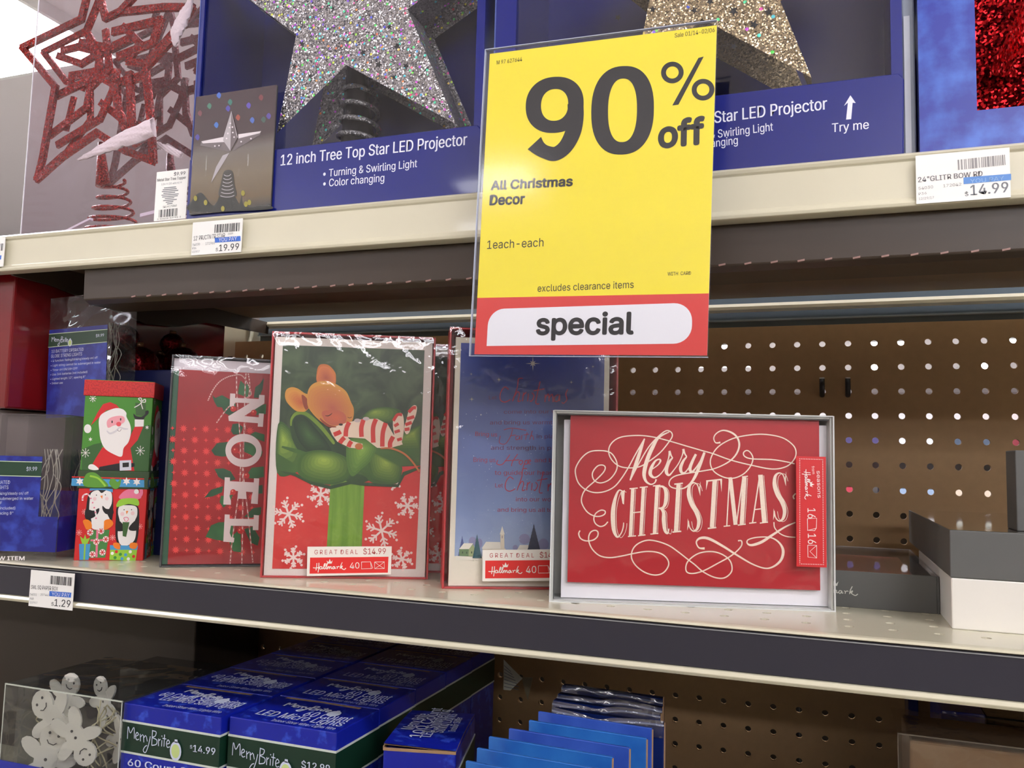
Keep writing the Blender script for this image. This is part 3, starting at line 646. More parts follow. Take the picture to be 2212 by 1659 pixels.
# the red stars
REDG = glitter('red_glitter_metal', (164, 26, 12), cell=950, spread=1.3, rainbow=0, dark=.16, rough=.35, metal=.6)
def wire_star(label, dx, dy, y, sc_, mat, grp=None):
    """metal strip star: outer outline strip plus inner lattice strips traced as flat bars with thickness"""
    f = lambda p: hit(((p[0] - 235) * sc_ + 235 + dx, (p[1] - 95) * sc_ + 95 + dy), 'y', y)
    base = f((200, 470)); t = thing('metal_star', label, 'christmas star', (base.x, y, UZ), 0, grp)
    cnt = [0]
    def bar(name, pts, wpx, d=.004, off=0):
        cnt[0] += 1; off += cnt[0] * .00023
        q = [f(p) for p in pts]; mm = MB(); wd = wpx * sc_ * .00050
        for a_, b_ in zip(q[:-1], q[1:]):
            dx_, dz_ = b_.x - a_.x, b_.z - a_.z; l = math.hypot(dx_, dz_); nx, nz = -dz_ / l * wd / 2, dx_ / l * wd / 2; ex, ez = dx_ / l * wd * .3, dz_ / l * wd * .3
            P_ = [(a_.x - ex + nx, a_.z - ez + nz), (b_.x + ex + nx, b_.z + ez + nz), (b_.x + ex - nx, b_.z + ez - nz), (a_.x - ex - nx, a_.z - ez - nz)]
            off += .00011; mm.prism([(px - base.x, pz - UZ) for px, pz in P_], off, off + d, mat, 'y')
        mm.build(name, t)
    K = 4.88
    g = lambda p: [(x / K, y_ / K) for x, y_ in p]
    bar('outline', g([(900, -60), (840, 190), (215, 490), (560, 900), (430, 1640), (370, 1880)]), 13)
    bar('outline', g([(370, 1880), (640, 1640), (1000, 1390), (1300, 1580), (1590, 1690), (1560, 1200), (1510, 700), (1790, 400), (2000, 60), (1700, 60), (1240, 110)]), 14)
    bar('outline', g([(1030, -60), (1090, 180), (1240, 110), (1400, -60)]), 13)
    bar('inner_strip', g([(840, 300), (400, 520), (640, 830), (820, 900)]), 12, .003, .004)
    bar('inner_strip', g([(560, 980), (980, 780), (1000, 560), (860, 300), (1000, -40)]), 15, .003, .003)
    bar('inner_strip', g([(480, 1400), (860, 1110), (900, 900), (1100, 700), (1060, 300)]), 14, .003, .003)
    bar('inner_strip', g([(560, 1500), (1000, 1230), (1130, 940), (1180, 720)]), 14, .003, .003)
    bar('inner_strip', g([(880, 960), (880, 1230), (640, 1560)]), 12, .003, .005)
    bar('inner_strip', g([(700, 1000), (620, 1330)]), 11, .003, .005)
    bar('inner_strip', g([(1330, 760), (1350, 1300), (1400, 1500)]), 15)
    bar('inner_strip', g([(1180, 740), (1200, 1100), (1280, 1330)]), 14)
    bar('inner_strip', g([(1150, 300), (1640, 180), (1560, 420), (1200, 560)]), 16, .003, .002)
    bar('inner_strip', g([(1250, 250), (1420, 420), (1300, 620), (1480, 640), (1780, 300)]), 14, .003, .002)
    bar('inner_strip', g([(560, 560), (800, 640), (1000, 520), (760, 460), (600, 500)]), 14, .003, .002)
    bar('inner_strip', g([(700, 780), (940, 740), (1160, 860), (1500, 760)]), 18, .003, .001)
    bar('inner_strip', g([(800, 420), (1100, 480), (1300, 380)]), 16, .003, .001)
    bar('inner_strip', g([(1000, 1050), (1250, 1250), (1560, 1330)]), 14, .003, .003)
    c = f((200, 300)); c2_ = f((205, 395)); mm = MB()
    mm.tube([(c.x - base.x, .01, c.z - UZ), (c2_.x - base.x, .01, c2_.z - UZ)], [.0025, .007], mat, 10); mm.build('stem', t)
    mm = MB(); coil(mm, (c2_.x - base.x + .003, .02), .012, .036, f((200, 378)).z - UZ, .003, 6.2, mat, .0016, .5); mm.build('spring_base', t)
    return t
wire_star('red glitter metal star topper on a spring base, front one in the clear box', 0, 0, -.35, 1.0, REDG, 'red metal star toppers')
REDD = glitter('red_glitter_dark', (104, 18, 20), cell=950, spread=1.1, rainbow=0, dark=.25, rough=.4, metal=.5)
wire_star('darker red glitter metal star topper, half hidden behind the front one', 150, 22, -.27, .95, REDD, 'red metal star toppers')
# white fur trims seen in the box
FUR = M('white_fur', (246, 238, 236), 0.9, noise=.06, scale=300, bump=1.0)
def fur(label, pts, r, y):
    q = [hit(p, 'y', y) for p in pts]; t = thing('fur_trim', label, 'trim', (q[0].x, y, q[0].z)); mm = MB(); rr_ = random.Random(5)
    P_ = catmull([(v.x - q[0].x, v.z - q[0].z, rr) for v, rr in zip(q, r)], False, 12); K = len(P_); nv = 9; vs = []
    for i, (x, z, w) in enumerate(P_):
        a_, b_ = P_[max(i - 1, 0)], P_[min(i + 1, K - 1)]; dx, dz = b_[0] - a_[0], b_[1] - a_[1]; l = math.hypot(dx, dz) or 1; nx, nz = -dz / l, dx / l
        for j in range(nv + 1):
            s_ = (j / nv * 2 - 1); k_ = w * s_ * (1 + (.16 * rr_.uniform(-1, 1) if j in (0, nv) else 0))
            vs.append((x + nx * k_, -w * .55 * math.sqrt(max(0, 1 - s_ * s_)) - .0006 * rr_.random() - .0008 * math.sin(i * .9 + j * 2), z + nz * k_))
    o = len(vs); vs += [(x, -y_ * .2 + .0008, z) for x, y_, z in vs]
    W_ = nv + 1
    fs = [(i * W_ + j, i * W_ + j + 1, (i + 1) * W_ + j + 1, (i + 1) * W_ + j) for i in range(K - 1) for j in range(nv)]
    mm.add(vs[:o], fs, FUR, True); mm.add(vs[o:], [tuple(reversed(f_)) for f_ in fs], FUR, True)
    mm.build('fur', t); return t
fur('white fluffy trim lying across the red star', [(168, 346), (215, 325), (270, 300), (334, 275)], [.0006, .0045, .0074, .0092], -.362)
fur('white fluffy trim hanging at the top right of the clear box', [(378, 100), (382, 72), (398, 36), (415, -5)], [.001, .0062, .0058, .002], -.372)
fur('small white fluffy trim low behind the red stars', [(338, 312), (362, 322), (392, 336)], [.003, .0032, .003], -.34)
# ---- ticket rail price tags
def price_tag(label, loc, quad, lines, z=0):
    a = Art(loc, 0, 'y', -.0006, quad); u0, u1, v0, v1 = a.rect
    t = thing('price_tag', label, 'price tag', loc, 0, 'ticket rail price tags')
    m = MB(); m.box(u0, u1, -.0006, 0, v0, v1, WHITE); m.build('paper', t)
    lines(a); a.build('print', t); return t
RY = -.4015
def tag1999(a):
    S = lambda p: cr(0, 440, 3.6867, p)
    barcode(a, *S([(1708, 232), (1910, 217)]), 17.5, INK, 34, 1, 4)
    a.text("12' PRJCTN TR STAR", *S([(1540, 292), (1788, 268)]), 9, INK, 1, 0); a.text('0009', *S([(1815, 247), (1855, 243)]), 4, GREY_INK, 1)
    a.poly(S([(1707, 270), (1914, 257), (1912, 298), (1705, 310)]), BLUE_TAG, 1); a.text('YOU PAY', *S([(1735, 303), (1882, 292)]), 8, TXT, 2)
    a.text('54030', *S([(1528, 333), (1585, 328)]), 4.5, GREY_INK, 1); a.text('171960', *S([(1628, 328), (1702, 322)]), 5.5, GREY_INK, 1); a.text('P36', *S([(1522, 362), (1552, 359)]), 4, GREY_INK, 1); a.text('12/29/17', *S([(1515, 390), (1575, 385)]), 4, GREY_INK, 1)
    a.text('$', *S([(1702, 380), (1719, 379)]), 7, INK, 1); a.text('19.99', *S([(1728, 380), (1890, 369)]), 14, INK, 1, .005)
price_tag('white shelf price tag reading $19.99 on the upper ticket rail', (-.36, RY, .045), cr(0, 440, 3.6867, [(1553, 150), (1946, 113), (1905, 387), (1505, 410)]), tag1999)
def tag1499(a):
    S = lambda p: cr(1500, 0, 3.1067, p)
    LG = M('faded_ink', (150, 146, 146), .6); barcode(a, *S([(1765, 1142), (2088, 1105)]), 22, LG, 34, 1, 5)
    a.text('24"GLITR BOW RD', *S([(1500, 1225), (1930, 1180)]), 10.5, M('faded_ink_dark', (104, 100, 104), .6), 1, .01); a.poly(S([(1800, 1192), (2125, 1165), (2125, 1208), (1800, 1237)]), M('tag_blue_faded', (92, 140, 206), .5), 1)
    a.text('YOU PAY', *S([(1845, 1232), (2075, 1210)]), 9, M('tag_pale', (150, 185, 225), .6), 2); a.text('172042', *S([(1665, 1258), (1785, 1246)]), 6, LG, 1); a.text('54030', *S([(1503, 1275), (1598, 1264)]), 6, LG, 1)
    a.text('P36', *S([(1503, 1310), (1555, 1303)]), 5, LG, 1); a.text('12/29/17', *S([(1503, 1342), (1602, 1333)]), 5, LG, 1)
    a.text('$', *S([(1808, 1318), (1832, 1315)]), 9, GREY_INK, 1, .01); a.text('14.99', *S([(1845, 1312), (2105, 1290)]), 22, GREY_INK, 1, .012)
price_tag('white shelf price tag reading $14.99 on the upper ticket rail at right', (.20, RY, .045), cr(1500, 0, 3.1067, [(1487, 1050), (2118, 985), (2120, 1325), (1487, 1368)]), tag1499)
def tagleft(a):
    S = lambda p: cr(0, 440, 3.6867, p)
    barcode(a, *S([(-190, 390), (25, 375)]), 15, INK, 34, 1, 6); a.poly(S([(-195, 425), (12, 412), (5, 445), (-200, 458)]), BLUE_TAG, 1); a.text('19.99', *S([(-190, 520), (-15, 508)]), 14, INK, 1)
price_tag('white shelf price tag cut off by the left edge of the picture', (-.60, RY, .045), cr(0, 440, 3.6867, [(-350, 300), (50, 268), (15, 500), (-385, 530)]), tagleft)
# ---- the sale sign in its clear sleeve, hung from the upper rail
SY = -.43; roll = .024
sl_ = hit((1057, 112), 'y', SY); sloc = (sl_.x, SY, sl_.z)
t = thing('sale_sign', 'yellow and red 90% off sign in a clear sleeve hanging from the upper shelf', 'sign', sloc, 0, None, roll)
a = Art(sloc, 0, 'y', -.0002, [(1057, 112), (1545, 60), (1531, 765), (1026, 768)], roll=roll)
u0, u1, v0, v1 = a.rect
YEL = M('sign_yellow', (240, 222, 52), .5); RED = M('sign_red', (214, 62, 60), .5); SW = M('sign_white', (232, 232, 240), .5); SK = M('sign_black', (30, 30, 34), .45)
m = MB(); m.box(u0, u1, -.0001, .0003, v0, v1, SW); m.build('card', t)
SS = lambda p: cr(1000, 0, 2.1267, p)
vy = a.uv((1280, 638))[1]
a.polyuv([(u0, vy), (u1, vy), (u1, v1), (u0, v1)], YEL, 0); a.polyuv([(u0, v0), (u1, v0), (u1, vy), (u0, vy)], RED, 0)
def rr(pts_px, r, m, z, corners=(1, 1, 1, 1)):
    q = [a.uv(p) for p in pts_px]; out = []
    for i in range(4):
        p, pa_, pb = q[i], q[i - 1], q[(i + 1) % 4]
        if not corners[i]: out.append(p); continue
        va = Vector((pa_[0] - p[0], pa_[1] - p[1])).normalized() * r; vb = Vector((pb[0] - p[0], pb[1] - p[1])).normalized() * r; P_ = Vector(p)
        for k in range(9):
            t_ = k / 8 * math.pi / 2; c_ = P_ + va + vb; out.append(tuple(c_ - vb * math.cos(t_) - va * math.sin(t_)))
    c0 = (sum(p[0] for p in out) / len(out), sum(p[1] for p in out) / len(out)); a.mb.add([a.P(p, z) for p in [c0] + out], [(0, i + 1, (i + 1) % len(out) + 1) for i in range(len(out))], m)
rr(SS([(122, 1422), (1060, 1386), (1060, 1573), (113, 1594)]), .0112, SW, 1, (1, 1, 1, 0))
a.text('special', *SS([(343, 1537), (795, 1530)]), 44, SK, 2, .024, res=4)
def ring(c, ro, ri, z=1, n=56, rot=0):
    P_ = [(c[0] + rx * math.cos(k * 2 * math.pi / n) * math.cos(rot) - ry * math.sin(k * 2 * math.pi / n) * math.sin(rot), c[1] + rx * math.cos(k * 2 * math.pi / n) * math.sin(rot) + ry * math.sin(k * 2 * math.pi / n) * math.cos(rot)) for rx, ry in (ro, ri) for k in range(n)]
    a.mb.add([a.P(a.uv(p), z) for p in SS(P_)], [(k, (k + 1) % n, n + (k + 1) % n, n + k) for k in range(n)], SK)
def superring(cx, cy, rx, ry, sx, sy, e=2.6, n=64, z=1):
    P_ = []
    for (ax, ay) in ((rx, ry), (sx, sy)):
        for k in range(n):
            t_ = 2 * math.pi * k / n; c_, s2 = math.cos(t_), math.sin(t_); P_.append((cx + ax * abs(c_) ** (2 / e) * (1 if c_ > 0 else -1), cy + ay * abs(s2) ** (2 / e) * (1 if s2 > 0 else -1) - (c_ * ax) * .05))
    a.mb.add([a.P(a.uv(p), z) for p in SS(P_)], [(k, (k + 1) % n, n + (k + 1) % n, n + k) for k in range(n)], SK)
superring(736, 507, 143, 202, 66, 145, 2.35)
superring(424, 478, 134, 129, 63, 73, 2.2)
a.line(SS([(520, 470), (521, 540), (508, 610), (474, 672), (428, 703), (382, 694), (352, 676), (331, 653)]), [v / 2.1267 for v in (72, 74, 74, 70, 66, 60, 66, 80)], SK, 1.3)
# percent drawn as rings and a bar, off
for c in (((961, 338), (1100, 418)),):
    for (x, y) in c:
        cc = SS([(x, y)])[0]
        a.mb.add([a.P(a.uv((cc[0] + r_ * math.cos(k * math.pi / 20), cc[1] + r_ * .96 * math.sin(k * math.pi / 20))), 1) for r_ in (24, 13.5) for k in range(40)], [(k, (k + 1) % 40, 40 + (k + 1) % 40, 40 + k) for k in range(40)], SK)
a.poly(SS([(1078, 274), (1102, 268), (990, 484), (962, 488)]), SK, 1)
a.text('off', *SS([(898, 678), (1109, 660)]), 53, SK, 1, .03, res=8)
a.text('All Christmas', *SS([(128, 868), (510, 850)]), 19, SK, 1, .03); a.text('Decor', *SS([(122, 938), (288, 932)]), 21, SK, 1, .03)
a.text('1each-each', *SS([(113, 1142), (376, 1130)]), 18, SK, 1); a.text('WITH  CARD', *SS([(947, 1263), (1053, 1259)]), 7.5, SK, 1); a.text('excludes clearance items', *SS([(350, 1340), (793, 1320)]), 15, SK, 1)
a.text('M 97 627644', *SS([(153, 288), (272, 274)]), 8.5, M('olive_ink', (96, 88, 30), .6), 1, .01); a.text('Sale 01/14-02/06', *SS([(970, 180), (1150, 158)]), 9, M('olive_ink', (96, 88, 30), .6), 1, .01)
a.build('print', t)
m = MB(); SLV = film('sign_sleeve', haze=.004, bump=.03, scale=5, boost=.75, rough=.11)
e = .0034; m.add([(u0 - e, -.0012, v0 - .001), (u1 + .0006, -.0012, v0 - .001), (u1 + .0006, -.0012, v1 + .003), (u0 - e, -.0012, v1 + .003)], [(0, 1, 2, 3)], SLV)
m.add([(u0 - e, .0008, v0 - .001), (u1 + .0006, .0008, v0 - .001), (u1 + .0006, .0008, v1 + .003), (u0 - e, .0008, v1 + .003)], [(0, 1, 2, 3)], SLV); m.build('sleeve', t)
m = MB(); SE = M('sleeve_edge', (178, 184, 205), .2)
m.box(u0 - e, u0 - e + .0005, -.0014, .001, v0 - .001, v1 + .003, SE); m.box(u0 - e, u1 + .0006, -.0014, .001, v0 - .0014, v0 - .001, SE); m.box(u0 - e, u1, -.0014, .001, v1 + .0028, v1 + .0033, SE); m.build('sleeve_edge', t)
m = MB(); CP = M('clear_clip', (205, 208, 216), .15)
m.box(.060, .085, .0012, .0022, -.115, -.08, CP); m.box(.060, .085, .0012, .031, -.090, -.0885, CP); m.build('rail_clip', t)
# ================================================================ goods on the middle shelf
D2 = math.radians
def p_(name, c, rough=.42, **k): return M('print_' + name, c, rough, **k)
def tray_box(name, label, loc, yaw, w_, h_, d_, rim, inner, recess, group=None, back=None, cat='box'):
    """open-fronted card tray standing on edge: walls with real thickness and a card block inside"""
    t = thing(name, label, cat, loc, yaw, group)
    m = MB(); th = .0016
    m.box(0, th, 0, d_, 0, h_, rim); m.box(w_ - th, w_, 0, d_, 0, h_, rim); m.box(th, w_ - th, 0, d_, 0, th, rim); m.box(th, w_ - th, 0, d_, h_ - th, h_, rim); m.box(th, w_ - th, d_ - th, d_, th, h_ - th, back or rim)
    m.build('tray', t, .0004, 1)
    return t
def card_rect(t, name, rect, y0, y1, mat):
    m = MB(); m.box(rect[0], rect[1], y0, y1, rect[2], rect[3], mat); return m.build(name, t)
def wrap_film(t, w_, h_, d_, mat, amp=.0009, nu=44, nv=60, seed=1, name='shrink_wrap', y=-.0012):
    """clear wrap with real wrinkles over the front"""
    r = random.Random(seed); W = [(r.uniform(20, 120), r.uniform(15, 90), r.uniform(0, 6.28), r.uniform(.2, 1)) for _ in range(9)]
    def f(u, v):
        x, z = u * w_, v * h_; e = sum(k * math.sin(a * x + b * z + c) for a, b, c, k in W) / 4; c_ = math.exp(-((v - 1) / .16) ** 2) + .7 * math.exp(-(u / .1) ** 2)
        fade = min(1, u * 14, (1 - u) * 14, v * 20, (1 - v) * 20)
        e2 = sum(k * math.sin(5 * a * x * .6 + 7 * b * z * .5 + c) for a, b, c, k in W[:5]) / 4
        return (x, y - fade * amp * (abs(e) + 1.6 * c_ * abs(e2)), z)
    m = MB(); sheet(m, f, nu, nv, mat); return m.build(name, t)
WRAP = film('shrink_film', haze=.004, bump=.10, scale=60, boost=1.0, rough=.05)
LID = film('clear_lid', haze=.004, bump=.25, scale=14, boost=.6, rough=.03)
def badge(a, S, quad, q_red, deal, price, hall, forty, z=3):
    """great deal sticker with the card and envelope signs"""
    R_ = p_('badge_red', (222, 44, 40)); W_ = p_('badge_white', (238, 232, 222))
    a.poly(quad, W_, z); a.poly(q_red, R_, z + 1)
    a.text('G R E A T  D E A L', deal[0], deal[1], deal[2], p_('deal_red', (178, 60, 62)), z + 1, .0); a.text('$14.99', price[0], price[1], price[2], p_('deal_red', (178, 60, 62)), z + 1, .004)
    a.strokes(HALL, (750, 1005), (1328, 1005), hall[0], hall[1], 1.7, W_, z + 2)
    A_, B_ = a.uv(hall[0]), a.uv(hall[1]); d = (B_[0] - A_[0], B_[1] - A_[1])
    a.polyuv([(A_[0] + d[0] * (x - 750) / 578 + d[1] * (y - 1005) / 578, A_[1] + d[1] * (x - 750) / 578 - d[0] * (y - 1005) / 578) for x, y in CROWN], W_, z + 2)
    a.text('40', forty[0], forty[1], forty[2], W_, z + 2)
def envelope_signs(a, c0, c1, e0, m, z=5, w=1.1):
    """card outline c0, stand flap c1, envelope outline e0"""
    a.line(c0, w, m, z, False, True); a.line(c1, w, m, z, False)
    a.line(e0, w, m, z, False, True); mid = ((e0[0][0] + e0[2][0]) / 2, (e0[0][1] + e0[2][1]) / 2 + 1)
    a.line([e0[0], mid, e0[1]], w * .8, m, z, False); a.line([e0[3], mid], w * .7, m, z, False); a.line([e0[2], mid], w * .7, m, z, False)
# ---------------------------------------------------------------- sleeping mouse card box
mloc = (-.2952, -.3747, MZ); myaw = D2(26.0); MW, MH, MD = .1335, .1985, .030
REDBOX = M('red_box_board', (182, 36, 44), .35, noise=.06, scale=60, coat=.4)
t = tray_box('card_box', 'tall red card box picturing a sleeping mouse on a green bow, behind the shelf front', mloc, myaw, MW, MH, MD, REDBOX, None, .004)
S = lambda p: cr(340, 680, 2.6758, p)
D = lambda p: cr(570, 740, 6.1435, p)
a = Art(mloc, myaw, 'y', .0035, S([(680, 128), (1583, 160), (1553, 1523), (617, 1515)]))
u0, u1, v0, v1 = a.rect
card_rect(t, 'card', (u0, u1, v0, v1), .0036, .028, M('card_glitter_white', (226, 216, 208), .5, noise=.06, scale=900))
GD = M2('print_fir_dark', (44, 62, 44), (72, 92, 62), 50, .35, .65, .42, distort=1)
a.poly(S([(722, 175), (1537, 203), (1520, 900), (692, 915)]), GD, 1)
RP = M2('print_gift_red', (204, 42, 44), (222, 66, 62), 20, .3, .7, .42)
a.poly(S([(692, 908), (1522, 868), (1500, 1468), (667, 1468)]), RP, 2)
OL = M2('print_olive', (84, 122, 38), (132, 158, 54), 26, .3, .7, .42); GM = M2('print_leaf', (42, 78, 36), (70, 108, 46), 26, .3, .7, .42); GK = M2('print_leaf_dark', (28, 54, 34), (52, 84, 44), 30, .3, .7, .42)
PK = p_('snow_pink', (240, 214, 208))
def snowflake(a, c, r, m, z, w=2.6, n=6, rot=0):
    for k in range(n):
        t_ = rot + 2 * math.pi * k / n; e = (c[0] + r * math.cos(t_), c[1] + r * math.sin(t_))
        a.line([c, e], w, m, z, False)
        for f in (.45, .7):
            b = (c[0] + r * f * math.cos(t_), c[1] + r * f * math.sin(t_))
            for s_ in (-.8, .8): a.line([b, (b[0] + r * .32 * math.cos(t_ + s_), b[1] + r * .32 * math.sin(t_ + s_))], w * .8, m, z, False)
        a.disc((c[0] + r * 1.12 * math.cos(t_ + .25), c[1] + r * 1.12 * math.sin(t_ + .25)), w * .7, m, z, n=8)
def clipped(pts_in, c, r): return True
for (x, y, r, ro) in ((760, 1150, 84, .2), (945, 1035, 66, .6), (1300, 1245, 92, .3), (1448, 1100, 62, 0), (790, 1402, 58, .5), (1420, 1410, 58, .2), (1365, 960, 40, .4)):
    snowflake(a, S([(x, y)])[0], r / 2.6758, PK, 3, 4.2, 6, ro)
a.poly(S([(1003, 940), (1200, 940), (1186, 1345), (983, 1345)]), M2('print_ribbon', (104, 148, 46), (124, 164, 58), 300, .4, .6, .42, stretch=(1, 1, .05)), 4)
a.soft(S([(697, 632), (760, 650), (800, 720), (850, 800), (830, 870), (800, 910), (694, 912)]), (52, 88, 38), (146, 172, 66), 5, (.25, .3))
a.poly(S([(696, 800), (780, 850), (830, 880), (800, 910), (694, 912)]), GM, 6)
a.soft(S([(1185, 595), (1230, 545), (1320, 530), (1405, 552), (1380, 610), (1250, 620)]), (58, 92, 40), (138, 162, 62), 5, (.3, .3))
a.soft(S([(1522, 632), (1430, 670), (1330, 740), (1300, 790), (1515, 780)]), (60, 96, 40), (140, 166, 64), 5, (.8, .3), 7, 'soft', False); a.poly(S([(1240, 760), (1518, 770), (1514, 866), (1330, 872)]), GM, 6, False)
a.poly(S([(765, 605), (790, 565), (850, 560), (930, 620), (1010, 700), (1100, 770), (1240, 800), (1290, 900), (1150, 970), (900, 870), (790, 740)]), GK, 5.9, True)
a.soft(S([(785, 620), (815, 580), (850, 585), (920, 660), (985, 740), (1000, 790), (900, 800), (820, 730)]), (28, 54, 34), (62, 98, 50), 6, (.4, .5))
a.line(S([(772, 640), (776, 600), (805, 568), (860, 572), (940, 640), (1010, 725), (1020, 745)]), [3, 5, 7, 8, 8, 7, 3], OL, 7)
a.line(S([(720, 760), (820, 790), (950, 830)]), [4, 9, 3], GM, 7)
a.poly(S([(805, 880), (830, 810), (900, 782), (1000, 785), (1090, 820), (1120, 870), (1105, 945), (1010, 978), (900, 962), (830, 930)]), GM, 8, True)
a.soft(S([(810, 880), (832, 812), (900, 784), (1000, 787), (1088, 822), (1116, 870), (1098, 935), (1010, 968), (900, 955), (832, 925)]), (62, 98, 38), (152, 176, 66), 8.1, (.5, .28), 8)
a.poly(S([(1210, 770), (1290, 800), (1400, 860), (1415, 900), (1385, 970), (1250, 968), (1200, 930), (1130, 900), (1150, 820)]), GM, 8, True)
a.soft(S([(1215, 790), (1290, 808), (1396, 866), (1408, 900), (1380, 962), (1290, 955), (1235, 920)]), (62, 98, 38), (144, 168, 62), 8.1, (.55, .35), 8)
a.soft(S([(1100, 725), (1180, 708), (1262, 750), (1240, 830), (1180, 890), (1125, 930), (1095, 850)]), (76, 118, 44), (134, 172, 66), 10, (.55, .3))
a.poly(S([(700, 900), (800, 912), (900, 960), (1000, 985), (1120, 955), (1200, 965), (1390, 975), (1420, 905), (1520, 870), (1520, 885), (1430, 925), (1395, 992), (1200, 985), (1120, 975), (1000, 1005), (890, 978), (795, 930)]), GK, 7)
# mouse
OR = M2('print_fur_orange', (186, 96, 46), (206, 124, 58), 40, .3, .7, .45); OR2 = p_('fur_rust', (176, 86, 54)); OR3 = p_('fur_gold', (208, 146, 62)); OR4 = p_('fur_shade', (146, 66, 44))
a.poly(D([(700, 520), (700, 370), (730, 300), (790, 285), (860, 305), (930, 380), (950, 450), (935, 560), (820, 560)]), OR, 8, True); a.soft(D([(708, 510), (715, 390), (750, 320), (845, 325), (920, 420), (928, 530)]), (206, 116, 62), (170, 84, 58), 9, (.5, .7))
a.poly(D([(278, 690), (300, 620), (370, 590), (450, 610), (540, 670), (620, 700), (640, 800), (560, 900), (500, 915), (420, 900), (330, 820), (290, 760)]), OR3, 8, True)
a.soft(D([(295, 700), (370, 625), (470, 650), (560, 720), (605, 820), (550, 895), (450, 900), (350, 820)]), (214, 146, 66), (190, 92, 56), 9, (.65, .6)); a.poly(D([(500, 690), (570, 740), (600, 830), (560, 890), (520, 820)]), OR4, 10, True)
a.poly(D([(575, 690), (600, 600), (660, 540), (760, 510), (880, 520), (990, 570), (1090, 650), (1150, 780), (1190, 880), (1175, 1020), (1100, 1090), (960, 1120), (860, 1110), (740, 1030), (640, 930), (580, 830)]), OR3, 11, True)
a.soft(D([(582, 715), (625, 620), (740, 570), (880, 575), (1030, 640), (1125, 750), (1184, 880), (1172, 1022), (1095, 1084), (960, 1114), (868, 1104), (755, 1032), (655, 930), (592, 830)]), (204, 134, 64), (184, 96, 72), 12, (.55, .55), 9)
a.soft(D([(770, 920), (860, 890), (1000, 900), (1085, 965), (1078, 1055), (965, 1092), (880, 1082), (800, 1020)]), (188, 96, 72), (206, 100, 68), 13.2, (.6, .5), 5)
a.line(D([(745, 1000), (800, 1058), (870, 1102), (960, 1114)]), [2, 5, 5, 2], OR4, 13.1)
a.line(D([(815, 965), (850, 968), (885, 950), (905, 930)]), [1, 1.8, 1.6, .8], p_('lash', (50, 26, 24)), 14)
a.line(D([(1110, 985), (1140, 995), (1165, 980)]), 1, p_('lash', (50, 26, 24)), 14); a.disc(D([(1020, 1082)])[0], 4.5, p_('lash', (50, 26, 24)), 14, 2.4)
WS = p_('pyjama_cream', (232, 208, 184)); RS = p_('pyjama_red', (206, 52, 46))
body = S([(995, 655), (1010, 648), (1090, 622), (1180, 600), (1270, 598), (1330, 630), (1365, 690), (1400, 700), (1418, 745), (1340, 768), (1270, 765), (1200, 712), (1100, 705), (1120, 725), (1185, 742), (1190, 772), (1110, 765), (1040, 730), (1010, 690)])
a.poly(body, WS, 13)
for q in (((1108, 618), (1092, 655), (1088, 700)), ((1190, 603), (1178, 650), (1180, 702)), ((1262, 600), (1246, 650), (1248, 735)), ((1318, 622), (1302, 680), (1300, 758)), ((1362, 700), (1345, 735), (1345, 762)), ((1020, 690), (1045, 680), (1060, 672)), ((1055, 738), (1068, 720), (1082, 706)), ((1105, 760), (1112, 742), (1122, 728))):
    a.line(S(q), 9.5, RS, 14)
a.poly(S([(1360, 610), (1385, 568), (1415, 572), (1424, 640), (1415, 720), (1395, 752), (1368, 690)]), WS, 14, True)
for q in (((1362, 610), (1385, 575), (1412, 575)), ((1368, 640), (1392, 625)), ((1370, 675), (1400, 665)), ((1385, 720), (1412, 712))): a.line(S(q), 6.5, RS, 15)
a.poly(S([(1424, 655), (1438, 600), (1452, 548), (1478, 520), (1497, 530), (1490, 580), (1468, 630), (1456, 672), (1438, 686)]), WS, 14, True)
for q in (((1450, 560), (1475, 535), (1492, 535)), ((1440, 598), (1482, 585)), ((1432, 632), (1468, 618)), ((1428, 660), (1456, 655))): a.line(S(q), 7, RS, 15)
a.disc(S([(1165, 757)])[0], 8.5, OR, 15, 7); a.line(S([(1290, 768), (1350, 768), (1420, 795), (1470, 840), (1516, 903)]), [3, 4, 4, 4, 3.5], p_('tail_orange', (196, 112, 62)), 13)
for x, y in ((1155, 608), (1205, 598)): a.disc(S([(x, y)])[0], 7, p_('button', (196, 178, 176)), 15, 4)
a.build('card_print', t)
wrap_film(t, MW, MH, MD, WRAP, .0011, 60, 80, 4)
def deal_badge(t, loc, yaw, y, dx=0, name='deal_sticker', src=None):
    b = Art(loc, yaw, 'y', y); Sx = src or S
    badge(b, Sx, Sx([(868, 1340), (1355, 1338), (1350, 1500), (864, 1510)]), Sx([(883, 1403), (1336, 1398), (1332, 1490), (880, 1496)]), (*Sx([(908, 1384), (1158, 1382)]), 9.5), (*Sx([(1190, 1384), (1320, 1382)]), 12.5), Sx([(900, 1468), (1090, 1466)]), (*Sx([(1113, 1467), (1168, 1465)]), 13))
    W_ = p_('badge_white', (238, 232, 222))
    envelope_signs(b, Sx([(1180, 1428), (1232, 1427), (1236, 1466), (1180, 1468)]), Sx([(1232, 1427), (1245, 1464), (1236, 1466)]), Sx([(1256, 1428), (1312, 1427), (1312, 1466), (1256, 1467)]), W_, 6)
    b.build(name, t)
deal_badge(t, mloc, myaw, -.0026)
# the same box again, standing behind the first
off = .036
m2loc = (mloc[0] + .0095, mloc[1] + .050, MZ)
t2 = copy_tree(t); t2.location = m2loc; t2['label'] = 'second sleeping mouse card box, mostly hidden behind the front one'
t['group'] = t2['group'] = 'sleeping mouse card boxes'
